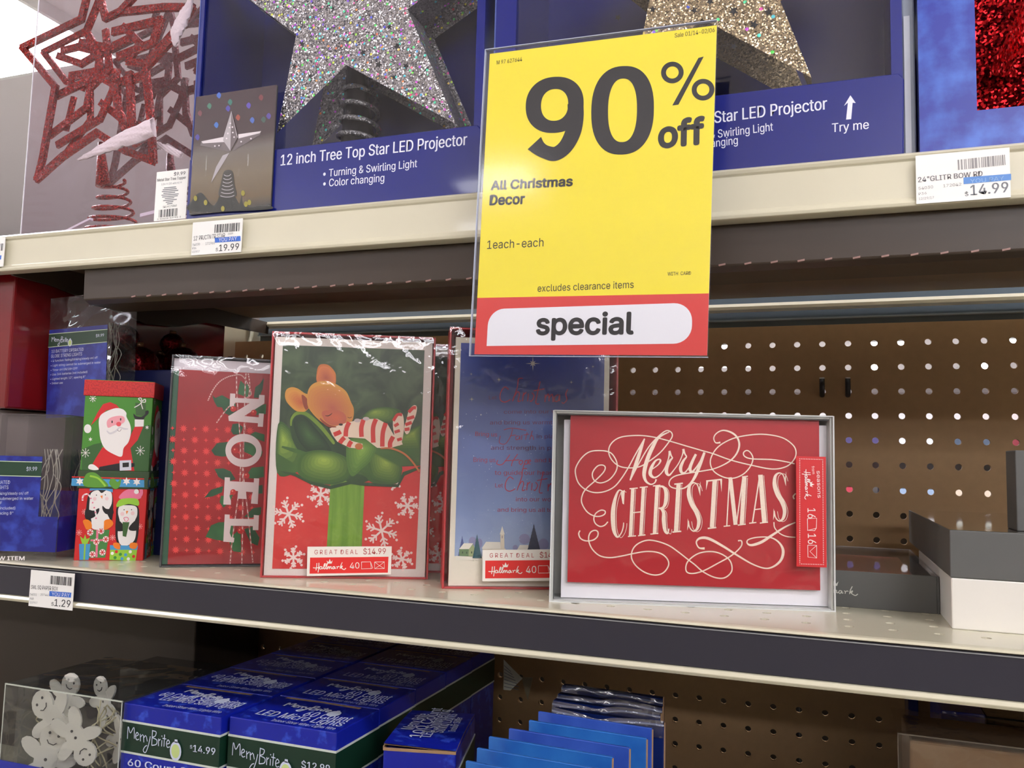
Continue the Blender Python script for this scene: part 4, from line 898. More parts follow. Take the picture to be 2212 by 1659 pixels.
# ---------------------------------------------------------------- poem card box
ploc = (-.1448, -.3555, MZ); pyaw = D2(27.0); PW, PH, PD = .1345, .2005, .030
t = tray_box('card_box', 'tall red card box with a blue night sky poem card, below the yellow sign', ploc, pyaw, PW, PH, PD, REDBOX, None, .004)
S = lambda p: cr(920, 680, 2.6762, p); D = lambda p: cr(960, 1110, 7.9, p)
a = Art(ploc, pyaw, 'y', .0035)
def uv_(p): return a.uv(S([p])[0])
cu0 = (uv_((168, 130))[0] + uv_((135, 1568))[0]) / 2; cv0 = uv_((400, 1568))[1]; cv1 = uv_((168, 128))[1]; cu1 = uv_((1060, 400))[0]
card_rect(t, 'card', (cu0, cu1, cv0, cv1), .0036, .028, M('card_cream', (232, 224, 206), .5))
iu0 = (uv_((197, 162))[0] + uv_((172, 1395))[0]) / 2; iu1 = uv_((1030, 400))[0]; iv1 = uv_((197, 162))[1]; iv0 = uv_((172, 1395))[1]
SKY = MG('print_night_sky', [(0, (160, 176, 206)), (.18, (128, 148, 194)), (.45, (98, 116, 170)), (.75, (66, 80, 138)), (1, (44, 66, 156))], iv0, iv1, .42, .25)
a.polyuv([(iu0, iv0), (iu1, iv0), (iu1, iv1), (iu0, iv1)], SKY, 1)
SNW = p_('snow_cream', (232, 226, 212)); rs = random.Random(11)
for k in range(150):
    x, y = rs.uniform(205, 1020), rs.uniform(560, 1330); a.disc(S([(x, y)])[0], rs.uniform(.35, .9), p_('snow_dot', (190, 198, 220)), 2, n=6)
for x, y, r in ((618, 282, 16), (265, 488, 6), (422, 375, 6), (840, 390, 5), (965, 300, 4), (262, 343, 4), (318, 578, 3), (855, 240, 4)):
    c = S([(x, y)])[0]; a.star(c, r, p_('star_cream', (222, 216, 206)), 3, 4, .12); a.star(c, r * .5, p_('star_cream', (222, 216, 206)), 3, 4, .3, .785)
a.line(S([(880, 400), (1000, 430), (1025, 430)]), 1, p_('sky_mark', (70, 78, 120)), 2)
NVY = p_('tree_navy', (44, 52, 78)); TEAL = p_('tree_teal', (44, 92, 104)); BLT = p_('tree_blue', (70, 84, 140)); LIL = p_('bush_lilac', (140, 140, 180)); TANC = p_('church_cream', (226, 214, 192))
def fir(a, cx, top, bot, wd, m, z):
    pts = [(cx, top)]; n = 8
    for k in range(1, n + 1): y = top + (bot - top) * k / n; pts += [(cx + wd * k / n, y), (cx + wd * (k - .45) / n, y - 2)]
    pts += [(cx, bot)]
    for k in range(n, 0, -1): y = top + (bot - top) * k / n; pts += [(cx - wd * (k - .45) / n, y - 2), (cx - wd * k / n, y)]
    a.poly(D(pts), m, z)
for x, y, rx, ry in ((480, 470, 65, 80), (600, 500, 50, 80), (1365, 430, 95, 90), (1210, 580, 45, 50), (1690, 520, 90, 100)): a.disc(D([(x, y)])[0], rx / 7.9, LIL, 2, ry / 7.9)
fir(a, 303, 370, 720, 72, BLT, 3)
a.poly(D([(195, 715), (650, 740), (660, 610), (1850, 610), (1850, 790), (195, 790)]), SNW, 3)
a.poly(D([(250, 600), (330, 500), (490, 500), (420, 600)]), SNW, 5); a.poly(D([(250, 600), (415, 600), (410, 722), (255, 715)]), p_('house_green', (104, 132, 92)), 5); a.poly(D([(415, 600), (490, 515), (520, 600), (510, 722), (412, 722)]), p_('house_pale', (158, 170, 124)), 5)
for x, y in ((300, 640), (370, 645), (455, 640)): a.poly(D([(x, y), (x + 18, y), (x + 18, y + 35), (x, y + 35)]), p_('house_window', (60, 80, 60)), 6)
fir(a, 557, 345, 755, 80, TEAL, 7)
a.poly(D([(640, 580), (710, 475), (950, 480), (960, 600), (650, 605)]), SNW, 4); a.poly(D([(650, 603), (1040, 590), (1050, 625), (655, 630)]), TANC, 4)
a.poly(D([(955, 350), (1018, 350), (1024, 610), (955, 610)]), TANC, 5); a.poly(D([(943, 350), (985, 205), (1028, 350)]), SNW, 6); a.poly(D([(975, 370), (995, 370), (995, 415), (975, 415)]), p_('belfry', (176, 160, 156)), 6)
a.poly(D([(1240, 610), (1285, 530), (1450, 530), (1450, 612)]), SNW, 4); fir(a, 1524, 165, 612, 110, NVY, 6)
PR = p_('poem_red', (150, 52, 78)); PR2 = p_('poem_maroon', (96, 48, 86))
for tx, p, q, h, mm in (('Let', (365, 490), (410, 488), 8, PR2), ('come into our world', (450, 572), (830, 568), 8, PR2), ('and bring us warmth and joy', (370, 634), (900, 632), 8.5, PR2), ('Bring us', (285, 700), (412, 704), 9, PR), ('in place of doubt', (640, 714), (960, 712), 8.5, PR2), ('and strength in place of fear', (375, 780), (960, 782), 9, PR2),
                        ('Bring us', (275, 850), (402, 852), 9.5, PR), ('and bright star', (628, 852), (900, 852), 9, PR), ('to guide our hearts forward', (398, 925), (920, 925), 9.5, PR), ('Let', (400, 998), (445, 998), 9, PR), ('into our world', (520, 1078), (770, 1078), 9, PR), ('and bring us all together', (413, 1138), (850, 1140), 9, PR)):
    a.text(tx, *S([p, q]), h, mm, 3, .004)
CHR = [[(478,432),(455,418),(432,450),(430,490),(455,505),(490,490)], [(560,368),(535,372),(528,420),(500,500)], [(505,480),(530,445),(540,460),(532,500),(550,495)], [(565,450),(558,500)], [(558,470),(580,448)], [(592,455),(588,500)], [(612,450),(625,470),(610,500),(600,495)], [(660,385),(645,450),(635,510),(655,515)], [(622,440),(685,428)],
       [(690,460),(688,505)], [(690,480),(708,458),(712,500)], [(712,480),(730,460),(735,505)], [(765,460),(745,475),(745,500),(765,495),(772,462),(772,500)], [(820,430),(808,460),(815,490),(795,512),(785,505)]]
FAI = [[(430,700),(425,740),(460,745),(490,700),(500,660)], [(450,665),(500,655),(580,668)], [(485,700),(520,695)], [(535,700),(520,705),(522,722),(538,715),(542,700),(542,722)], [(555,695),(552,722)], [(585,680),(575,722)], [(565,695),(595,690)], [(615,670),(600,722)], [(602,710),(615,698),(622,722)]]
HOP = [[(415,840),(410,862),(440,865),(470,830),(485,808)], [(530,805),(500,850),(495,875)], [(455,845),(540,838)], [(550,840),(538,852),(548,866),(560,850),(550,840)], [(575,840),(560,890)], [(572,848),(588,840),(585,862),(568,862)], [(592,855),(606,845),(598,838),(590,855),(604,864)]]
def freeh(a, st, w, m, z): 
    for q in st: a.line(S(q), w, m, z)
freeh(a, CHR, 2.0, p_('script_red', (176, 50, 74)), 3); freeh(a, FAI, 1.6, PR, 3); freeh(a, HOP, 1.8, p_('script_red', (176, 50, 74)), 3)
freeh(a, [[((x - 430) * .95 + 460, (y - 500) * .95 + 1015) for x, y in q] for q in CHR], 2.0, p_('script_red', (176, 50, 74)), 3)
a.build('card_print', t)
b = Art(ploc, pyaw, 'y', -.0026)
badge(b, D, D([(650, 615), (2150, 600), (2150, 1140), (645, 1150)])[:4], D([(697, 797), (2070, 785), (2070, 1088), (694, 1100)]), (*D([(770, 745), (1525, 742)]), 9.5), (*D([(1625, 748), (2010, 742)]), 12), D([(750, 1000), (1325, 1000)]), (*D([(1390, 1008), (1565, 1006)]), 15))
W_ = p_('badge_white', (238, 232, 222))
envelope_signs(b, D([(1602, 885), (1765, 882), (1780, 1005), (1602, 1008)]), D([(1765, 882), (1815, 1000), (1780, 1005)]), D([(1850, 885), (2020, 882), (2020, 1000), (1850, 1005)]), W_, 6)
b.build('deal_sticker', t)
wrap_film(t, PW, PH, PD, WRAP, .0008, 50, 70, 9)
# ---------------------------------------------------------------- NOEL card box
nloc = (-.4030, -.3669, MZ); nyaw = D2(36.0); NW, NH = .134, .1825
DKB = M('dark_box_board', (58, 58, 62), .35, coat=.3)
t = tray_box('card_box', 'dark grey card box with a red NOEL card turned on its side', nloc, nyaw, NW, NH, .030, DKB, None, .006)
S = lambda p: cr(340, 680, 2.6758, p); D = lambda p: cr(440, 790, 3.769, p)
a = Art(nloc, nyaw, 'y', .0045)
def nuv(p): return a.uv(S([p])[0])
e_u = (nuv((75, 260))[0] + nuv((30, 1445))[0]) / 2; e_v1 = nuv((330, 262))[1]
card_rect(t, 'envelope_block', (e_u, NW - .004, .0022, e_v1), .0046, .028, M('envelope_lilac_white', (214, 206, 212), .55))
g_u = e_u; g_v1 = nuv((95, 322))[1]; r_u = (nuv((112, 322))[0] + nuv((75, 1448))[0]) / 2; r_v1 = nuv((300, 325))[1]
a.polyuv([(g_u, .0022), (r_u + .002, .0022), (r_u + .002, g_v1), (g_u, g_v1)], p_('green_spine', (44, 88, 64)), 1)
NR = M2('print_noel_red', (140, 12, 22), (176, 22, 30), 10, .35, .65, .35, coat=.2)
rt = card_rect(t, 'card', (r_u, NW - .004, .0022, r_v1), .0030, .0045, NR)
a.val = .0030
NS = p_('noel_star', (226, 62, 60)); q0, q1 = a.uv(S([(70, 1400)])[0]), a.uv(S([(560, 640)])[0])
for j in range(13):
    for i in range(8):
        x = 105 + 64 * i - (j - 11) * (-2.6); y = 655 + 64 * j + 2 * i
        if y > 1395: continue
        c = S([(x + (12 - j) * .9, y)])[0]
        if (i + j) % 2: a.star(c, 9.5, NS, 1, 10, .45)
        else: a.star(c, 5.2, NS, 1, 4, .38)
def holly(pts, m, z): a.poly(D(pts), m, z)
HG = M2('print_holly', (30, 84, 44), (52, 116, 62), 60, .3, .7, .4); HG2 = M2('print_holly_dark', (22, 64, 40), (38, 90, 52), 60, .3, .7, .4)
for k, pts in enumerate(([(70, 240), (95, 262), (150, 240), (190, 262), (260, 300), (262, 400), (215, 408), (170, 385), (150, 340), (110, 335), (85, 290)], [(300, 120), (330, 150), (372, 150), (385, 230), (360, 260), (280, 230), (285, 180)],
    [(490, 100), (455, 150), (420, 175), (408, 260), (450, 262), (480, 190)], [(510, 310), (440, 330), (400, 380), (430, 400), (505, 395)], [(235, 475), (280, 470), (320, 500), (300, 560), (240, 560), (222, 530)], [(380, 560), (420, 538), (495, 560), (495, 620), (440, 600)],
    [(62, 690), (110, 630), (200, 620), (215, 735), (150, 740), (90, 730)], [(330, 620), (430, 640), (480, 700), (470, 740), (400, 735), (330, 700)], [(88, 840), (160, 835), (220, 860), (260, 925), (190, 945), (120, 905)], [(350, 890), (390, 830), (490, 820), (490, 905), (420, 920), (370, 915)],
    [(5, 1075), (60, 1010), (160, 980), (150, 1030), (70, 1065)], [(140, 1060), (240, 1050), (215, 1110), (160, 1155), (130, 1110)], [(370, 990), (480, 970), (480, 1040), (400, 1045)], [(15, 1395), (60, 1300), (120, 1275), (240, 1270), (240, 1380), (190, 1430), (110, 1420)],
    [(330, 1230), (400, 1160), (470, 1150), (465, 1210), (390, 1240)], [(200, 1420), (300, 1320), (305, 1520), (240, 1510)], [(330, 1330), (400, 1310), (455, 1400), (440, 1465), (380, 1440)])):
    holly(pts, HG if k % 2 else HG2, 2)
WT = p_('noel_letter', (226, 208, 206)); TW = p_('twine', (228, 196, 188)); TWR = p_('twine_red', (178, 44, 44))
for q in ([(268, 55), (270, 230), (290, 500), (300, 700), (295, 940), (262, 1200), (230, 1440), (215, 1612)], [(345, 55), (335, 230), (330, 500), (318, 800), (318, 1080), (315, 1400), (310, 1612)], [(362, 60), (375, 180), (345, 400), (322, 700), (325, 900), (360, 1200), (385, 1450), (400, 1600)], [(265, 75), (200, 90), (130, 130), (75, 200), (35, 285)], [(265, 72), (310, 80), (350, 130), (385, 215), (370, 250), (280, 290), (200, 340), (105, 465)]):
    pts = D(q); a.line(pts, 2.2, TW, 3); cp = catmull(pts, False, 10)
    for k in range(0, len(cp) - 1, 2): a.line([cp[k], cp[k + 1]], 1.6, TWR, 4, False)
for x, y in ((240, 352), (408, 382), (258, 690), (350, 895), (240, 1028), (298, 1345)): a.disc(D([(x, y)])[0], 6.2, p_('berry', (196, 30, 30)), 6); a.disc(D([(x - 6, y - 8)])[0], 1.8, p_('berry_glint', (240, 140, 120)), 7)
# slab letters, reading down the turned card
NO = [[(216, 226), (258, 228), (256, 262), (448, 272), (452, 237), (496, 240), (494, 308), (330, 410), (448, 420), (450, 388), (490, 390), (482, 498), (440, 496), (442, 468), (205, 450), (200, 412), (375, 305), (250, 300), (248, 335), (212, 333)],
      [(172, 908), (214, 910), (214, 940), (408, 950), (410, 916), (452, 918), (440, 1126), (385, 1122), (390, 1062), (400, 1030), (345, 1025), (350, 1085), (275, 1082), (280, 1020), (222, 1015), (210, 1060), (222, 1100), (222, 1132), (160, 1130)],
      [(172, 1210), (212, 1212), (212, 1245), (408, 1248), (408, 1215), (450, 1218), (445, 1338), (400, 1338), (400, 1305), (222, 1302), (212, 1360), (225, 1395), (250, 1402), (245, 1438), (160, 1432)]]
for L_ in NO: a.poly(D(L_), WT, 5)
cc = D([(325, 690)])[0]
a.mb.add([a.P(a.uv((cc[0] + rx / 3.769 * math.cos(k * math.pi / 20), cc[1] + ry / 3.769 * math.sin(k * math.pi / 20))), 5) for rx, ry in ((148, 135), (102, 72)) for k in range(40)], [(k, (k + 1) % 40, 40 + (k + 1) % 40, 40 + k) for k in range(40)], WT)
a.build('card_print', t)
wrap_film(t, NW, NH, .03, film('noel_film', haze=.005, bump=.25, scale=9, boost=.55, rough=.04, stretch=(1, 1, 1.6)), .0016, 30, 40, 21)
# ---------------------------------------------------------------- MERRY CHRISTMAS card box
yloc = (-.0537, -.3711, MZ); yyaw = D2(16.8); YW, YH, YD = .1953, .1342, .028
SILV = M('grey_white_board', (196, 198, 194), .4)
t = tray_box('card_box', 'silver-rimmed card box with a red Merry Christmas card in gold script', yloc, yyaw, YW, YH, YD, SILV, None, .008)
S = lambda p: cr(1160, 860, 3.2529, p); B_ = lambda p: cr(1380, 920, 4.8795, p); L_ = lambda p: cr(1230, 900, 4.609, p)
m = MB(); GI = M('tray_lining_grey', (84, 86, 88), .5); m.box(.0017, .0023, .001, .026, .002, YH - .002, GI); m.box(.0023, YW - .002, .001, .026, YH - .0023, YH - .0017, GI); m.build('tray_lining', t)
e = Art(yloc, yyaw, 'y', .0075, S([(187, 152), (2040, 192), (2060, 1480), (172, 1385)])); r_ = e.rect
card_rect(t, 'envelope_block', (r_[0], r_[1], max(.002, r_[2]), r_[3]), .0076, .026, M('envelope_white', (232, 230, 236), .5))
a = Art(yloc, yyaw, 'y', .0040, S([(235, 112), (1985, 164), (1988, 1368), (215, 1275)])); r_ = a.rect
CR = M('card_red', (172, 18, 32), .42, noise=.04, scale=40)
card_rect(t, 'card', r_, .0041, .0052, CR)
GC = M('gold_script', (238, 216, 198), .4, noise=.12, scale=900, metal=.15)
A1 = L_([(378,1035),(345,1070),(300,1080),(255,1050),(240,1000),(260,950),(310,920),(350,930),(345,960),(300,980),(240,975),(170,930),(120,840),(130,760),(170,700),(250,630),(330,550),(352,500),(330,475),(280,480),(235,530),(225,580),(250,630),(310,650),(390,620),(450,550),(470,480),(450,410),(400,350),(310,330),(200,340),(120,400),(65,490),(60,560),(90,650),(160,715),(250,745),(350,735),(440,690),(510,610),(580,500),(650,370),(740,215)])
a.line(A1, 2.6, GC, 1)
a.line(L_([(740,215),(700,330),(650,480),(597,628)]), [2.5, 6.5, 7.5, 3], GC, 1)
A2 = L_([(597,628),(690,450),(780,300),(870,200),(950,140),(1000,150),(1015,190),(985,245),(900,350),(800,430),(700,490),(600,505),(500,490),(430,440),(390,370),(390,300),(430,240),(500,200),(600,185),(720,185),(850,205),(1000,245),(1180,300),(1330,345)]) + B_([(640,258),(770,295),(960,365),(1170,420),(1400,465),(1550,440),(1630,370),(1655,290),(1620,210),(1500,130),(1300,95),(1100,110),(950,150),(820,230),(750,340),(750,430),(800,500),(900,550),(1000,555),(1100,510),(1170,430),(1195,350),(1170,290),(1130,265),(1095,290),(1110,330),(1190,355),(1400,365),(1550,390),(1638,412)])
a.line(A2, 2.5, GC, 1)
a.line(L_([(985,150),(880,205),(820,300),(775,400),(745,500),(735,580),(755,640),(800,670),(840,655),(855,620)]), [2, 5, 8, 8.5, 8.5, 7.5, 5, 3, 2.5, 4], GC, 1)
a.line(L_([(800,530),(870,480),(897,440),(885,422),(845,440),(805,510),(797,570),(835,603),(885,580),(935,520),(975,420),(990,345)]), [2, 2.4, 4, 3, 4, 7, 7.5, 4, 2.4, 2.4, 2.4, 5], GC, 1)
a.line(L_([(985,340),(1005,390),(1015,410),(990,440),(962,500),(957,555),(985,580),(1030,530),(1080,460),(1115,380),(1128,325)]), [5, 3, 3, 5, 7, 7, 4, 2.3, 2.3, 2.3, 5], GC, 1)
a.line(L_([(1122,322),(1142,375),(1155,400),(1125,440),(1098,505),(1105,552),(1140,556),(1190,490),(1250,375)]), [5, 3, 3, 5, 7, 6, 3, 2.3, 4], GC, 1)
a.line(L_([(1250,375),(1215,445),(1190,515),(1208,552),(1250,510),(1300,430),(1335,358)]), [5, 6, 7, 5, 3, 2.4, 4], GC, 1)
a.line(L_([(1335,358),(1290,480),(1240,600),(1190,670),(1120,715),(1030,710),(985,680),(992,630),(1040,592),(1130,570),(1270,550),(1400,530)]) + B_([(750,465),(850,430),(950,375),(1020,300),(1050,210),(1030,130),(970,75),(880,50),(810,80),(780,130),(800,180),(850,178)]), [5, 7, 6, 4, 2.8, 2.5, 2.5, 2.5, 2.5, 2.5, 2.5, 2.5, 2.5, 2.5, 3, 3.5, 4, 4, 4, 3, 2.5, 2.5, 2.5, 4], GC, 1)
a.line(L_([(105,1118),(92,1150),(110,1195),(160,1220),(230,1215),(275,1180),(280,1135),(250,1118),(210,1135),(190,1180),(195,1240),(230,1310),(300,1370),(400,1390),(520,1375),(620,1355),(760,1335),(880,1350),(955,1400),(978,1470),(930,1545),(850,1570),(750,1545),(660,1480),(612,1400),(620,1320),(670,1260),(760,1225),(860,1235),(980,1280),(1080,1350),(1180,1430)]) + S([(1100,1170),(1160,1222),(1240,1262),(1310,1266),(1360,1220),(1350,1150),(1290,1100),(1210,1080),(1120,1095),(1050,1150),(1040,1212),(1080,1232),(1160,1215),(1260,1165),(1360,1110),(1425,1050),(1430,1010),(1405,1008)]), 2.7, GC, 1)
a.line(S([(1170,1058),(1130,1052),(1112,1012),(1140,985),(1200,990),(1300,1045),(1400,1110),(1520,1180),(1620,1205),(1700,1160),(1725,1090),(1700,1030),(1640,990),(1550,985),(1480,1000),(1470,1025),(1500,1040),(1570,1020),(1650,970),(1740,915),(1812,885)]), [5, 3, 3, 5, 6, 5, 4, 3, 3, 5, 6, 4, 2.7, 2.5, 2.5, 3, 5, 6, 5, 3.5, 2.5], GC, 1)
a.line(S([(1660,880),(1665,920),(1700,960),(1750,983),(1812,990)]), 2.4, GC, 1); a.line(S([(1815,680),(1798,700),(1805,720)]), 3, GC, 1)
def stem(p, q, w_, sh=True, smooth=False):
    pts = [p, q] if not isinstance(p, list) else p
    a.line(S(pts), w_, GC, 1, smooth)
    if sh: a.line(S([(x + (w_ if not isinstance(w_, list) else max(w_)) * 1.65 + 7, y + 5) for x, y in pts]), 1.1, GC, 1, smooth)
def bar_(x0, y0, x1, y1, w_=2.4): a.line(S([(x0, y0), (x1, y1)]), w_, GC, 1, False)
stem([(600,652),(572,642),(548,690),(532,770),(530,850),(538,925),(560,968),(585,945),(600,905),(604,868)], None, [2.5, 3, 6, 9, 9.5, 8, 4, 2.5, 2.5, 2], True, True); a.poly(S([(612,640),(606,742),(596,735),(582,655)]), GC, 1)
stem((668,632),(652,962),7.5); stem((742,625),(724,958),7.5); bar_(668,800,735,794); bar_(645,632,702,628); bar_(716,624,772,620); bar_(634,966,690,962); bar_(704,962,756,956)
stem((838,615),(820,948),8); stem([(838,618),(880,622),(900,660),(898,725),(880,765),(845,772)], None, [2.5, 5, 8, 8, 5, 2.5], True, True); stem([(858,770),(882,800),(884,860),(892,925),(910,948),(920,915)], None, [3, 7, 8.5, 7, 4, 2], True, True); bar_(808,615,860,610); bar_(790,952,846,947)
stem((988,605),(970,935),9.5); bar_(958,604,1018,598,3); bar_(944,940,1006,935,3)
def esse(dx, dy):
    q = [(1132,650),(1118,608),(1090,596),(1064,620),(1060,680),(1080,745),(1112,800),(1130,860),(1120,915),(1092,935),(1066,910),(1056,862)]
    stem([(x + dx, y + dy) for x, y in q], None, [2, 2.5, 3, 6, 9, 9.5, 9.5, 8, 6, 3, 2.5, 2], True, True); a.poly(S([(1142 + dx, 585 + dy), (1140 + dx, 690 + dy), (1128 + dx, 650 + dy)]), GC, 1); a.poly(S([(1052 + dx, 845 + dy), (1062 + dx, 890 + dy), (1048 + dx, 930 + dy)]), GC, 1)
esse(0, 0)
stem((1242,580),(1222,910),9.5); bar_(1182,585,1292,574,3.2); a.poly(S([(1182,585),(1196,590),(1180,650)]), GC, 1); a.poly(S([(1280,578),(1294,574),(1290,665)]), GC, 1); bar_(1192,918,1252,912,3)
stem((1345,572),(1326,900),2.6, False); stem((1352,566),(1388,895),8.5, False); stem((1394,893),(1440,565),2.6, False); stem((1452,560),(1432,892),9); bar_(1332,566,1362,563); bar_(1434,558,1476,554); bar_(1304,905,1350,901); bar_(1404,898,1460,892)
stem((1560,550),(1508,880),2.8, False); stem((1565,545),(1592,880),10); bar_(1525,790,1580,784); bar_(1484,886,1535,881); bar_(1560,886,1618,880)
esse(606, -62)
a.build('card_print', t)
# sticker tag on the lid
s_ = Art(yloc, yyaw, 'y', -.0022, S([(1815, 408), (2031, 412), (2034, 1192), (1828, 1182)])); r_ = s_.rect
TR_ = M('sticker_red', (204, 38, 42), .4); s_.polyuv([(r_[0], r_[2]), (r_[1], r_[2]), (r_[1], r_[3]), (r_[0], r_[3])], TR_, 0)
WK = p_('sticker_white', (240, 222, 216))
def dots(p, q, n):
    for k in range(n): s_.disc((p[0] + (q[0] - p[0]) * k / (n - 1), p[1] + (q[1] - p[1]) * k / (n - 1)), 1.0, WK, 1, n=8)
q = S([(1842, 428), (2008, 432), (2012, 1172), (1850, 1165)]); dots(q[0], q[1], 15); dots(q[1], q[2], 60); dots(q[3], q[2], 15); dots(q[0], q[3], 60)
s_.text('seasons', *S([(1964, 516), (1972, 712)]), 8.5, WK, 1); s_.text('from', *S([(1928, 482), (1934, 540)]), 6, WK, 1)
hallmark(s_, *S([(1880, 505), (1886, 722)]), WK, 1.6)
s_.text('16', *S([(1900, 785), (1902, 855)]), 17, WK, 1); s_.text('16', *S([(1903, 962), (1905, 1032)]), 17, WK, 1)
s_.line(S([(1900, 858), (1965, 855), (1962, 925), (1950, 942), (1902, 938)]), 1.3, WK, 1, False, True); s_.line(S([(1962, 925), (1900, 940)]), 1, WK, 1, False)
s_.line(S([(1903, 1040), (1965, 1042), (1965, 1128), (1905, 1120)]), 1.3, WK, 1, False, True); s_.line(S([(1965, 1042), (1918, 1082), (1965, 1128)]), 1.1, WK, 1, False)
s_.build('sticker', t)
m = MB(); sheet(m, lambda u, v: (u * (YW + .001) - .0005, -.0014 - .0009 * math.sin(3.1 * u) * math.sin(2.9 * v) * (1 + .3 * math.sin(9 * u + 4 * v)), v * (YH + .001)), 30, 24, LID)
lo = M('lid_edge', (206, 208, 206), .2)
for q in ((-.0007, -.0001, -.0016, .02, 0, YH), (YW + .0001, YW + .0007, -.0016, .02, 0, YH)): m.box(*q, LID)
m.build('clear_lid', t)
m = MB()
for q in ((-.0009, .0001, -.0018, -.0010, 0, YH + .0006), (YW - .0001, YW + .0009, -.0018, -.0010, 0, YH + .0006), (0, YW, -.0018, -.0010, YH, YH + .0008), (0, YW, -.0018, -.0010, .0, .0009)): m.box(*q, lo)
m.build('lid_edge', t)
# ---------------------------------------------------------------- two paper gift boxes
gyaw = D2(32.2); gl = hit((155, 1211), 'z', MZ); gloc = (gl.x, gl.y, MZ); GW = .0599
zA = hit((154, 1054), 'y', gl.y).z; zB = hit((154, 1015), 'y', gl.y).z; zC = hit((154, 854), 'y', gl.y).z; zD = hit((154, 820), 'y', gl.y).z
PG = lambda p: cr(140, 800, 3.858, p)
GRN = M('print_green', (72, 138, 44), .5); GRD = M('print_green_hill', (54, 96, 44), .5); RB = M('print_gift_box_red', (208, 36, 36), .5); GRB = M('print_dark_green', (46, 70, 36), .5)
def gift_box(label, z0, z1, zl, bodym, lidm, lip):
    t = thing('gift_box', label, 'gift box', (gloc[0], gloc[1], z0), gyaw, 'small square paper boxes'); i = .0012
    m = MB(); m.box(i, GW - i, i, GW - i, 0, zl - z0 + .004, bodym); m.build('body', t, .0004, 1)
    m = MB(); m.box(0, GW, 0, GW, zl - z0, z1 - z0, lidm); m.build('lid', t, .0006, 2); return t
b1 = gift_box('lower paper gift box, red with two penguins and a blue lid rim', MZ, zB, zA, RB, GRB, None)
b2 = gift_box('upper paper gift box, green with a waving Santa and a red lid', zB, zD, zC, GRN, M2('print_lid_red', (206, 42, 40), (176, 30, 32), 700, .45, .6, .5), None)
W3_ = p_('soft_white', (238, 232, 228)); SR_ = p_('santa_red', (210, 34, 38)); PKF = p_('face_pink', (236, 160, 168)); BKK = p_('black', (26, 24, 26)); ORG = p_('beak_orange', (238, 128, 30)); SBL = p_('band_blue', (70, 150, 200)); LIME = p_('lime', (150, 200, 60)); PINK = p_('hat_pink', (232, 120, 150))
def snow(a, c, r, z=3, w=1.0, m=None):
    for k in range(4):
        t_ = k * math.pi / 4; a.line([(c[0] - r * math.cos(t_), c[1] - r * math.sin(t_)), (c[0] + r * math.cos(t_), c[1] + r * math.sin(t_))], w, m or W3_, z, False)
        for s_ in (-1, 1): a.disc((c[0] + s_ * r * math.cos(t_), c[1] + s_ * r * math.sin(t_)), w * 1.1, m or W3_, z, n=8)
def santa(a, F):
    a.poly(F([(62, 740), (62, 660), (160, 615), (230, 600), (230, 830), (62, 828)]), GRD, 1); a.poly(F([(470, 500), (560, 455), (655, 440), (640, 828), (470, 828)]), GRD, 1)
    a.poly(F([(128, 462), (185, 350), (230, 280), (290, 260), (345, 280), (375, 310), (260, 330), (205, 385)]), SR_, 3); a.disc(F([(104, 488)])[0], 8.2, W3_, 4, 9.5)
    a.poly(F([(235, 640), (180, 730), (148, 790), (210, 825), (518, 828), (500, 740), (478, 640), (540, 570), (585, 460), (515, 450), (480, 530), (440, 600)]), SR_, 2)
    a.poly(F([(198, 420), (215, 370), (270, 335), (340, 310), (400, 315), (435, 345), (438, 380), (470, 440), (480, 510), (460, 590), (420, 640), (405, 710), (340, 695), (260, 650), (220, 580), (205, 500)]), W3_, 5, True)
    a.poly(F([(268, 425), (300, 390), (370, 372), (415, 380), (425, 415), (395, 440), (330, 455), (280, 475)]), PKF, 6, True)
    a.disc(F([(372, 442)])[0], 5.6, p_('nose_red', (226, 80, 90)), 7, 5)
    for x, y in ((314, 425), (388, 402)): a.disc(F([(x, y)])[0], 1.5, BKK, 7, 3)
    a.line(F([(270, 500), (300, 522), (350, 500), (380, 470), (420, 480), (455, 480)]), [2, 4, 4, 3, 4, 2], p_('beard_line', (214, 208, 210)), 6)
    a.line(F([(362, 488), (372, 500), (388, 498), (395, 482)]), 1, p_('mouth_grey', (150, 130, 132)), 7)
    a.poly(F([(510, 398), (592, 398), (590, 455), (512, 460)]), W3_, 4); a.poly(F([(498, 350), (525, 370), (575, 372), (600, 330), (628, 320), (630, 345), (600, 375), (585, 395), (515, 393)]), BKK, 4, True)
    a.poly(F([(512, 258), (605, 262), (602, 350), (585, 368), (520, 362)]), p_('parcel_green', (62, 98, 50)), 5); a.line(F([(505, 298), (545, 275), (565, 250), (540, 225), (560, 215), (572, 240), (598, 225), (600, 250), (565, 255), (580, 310)]), 1.8, W3_, 6)
    a.poly(F([(215, 800), (390, 765), (518, 762), (520, 790), (390, 828), (210, 828)]), BKK, 6); a.poly(F([(388, 745), (488, 738), (492, 822), (392, 828)]), p_('buckle', (206, 206, 216)), 7); a.poly(F([(414, 762), (470, 758), (470, 795), (416, 800)]), BKK, 8)
    a.poly(F([(128, 785), (165, 782), (210, 818), (170, 828), (122, 815)]), W3_, 6, True)
    for x, y, r in ((92, 688, 34), (565, 658, 36)): snow(a, F([(x, y)])[0], r / 3.858, 3)
    snow(a, F([(140, 236)])[0], 26 / 3.858, 3); 
    for x, y in ((130, 575), (620, 462)): a.star(F([(x, y)])[0], 5, W3_, 3, 6, .4)
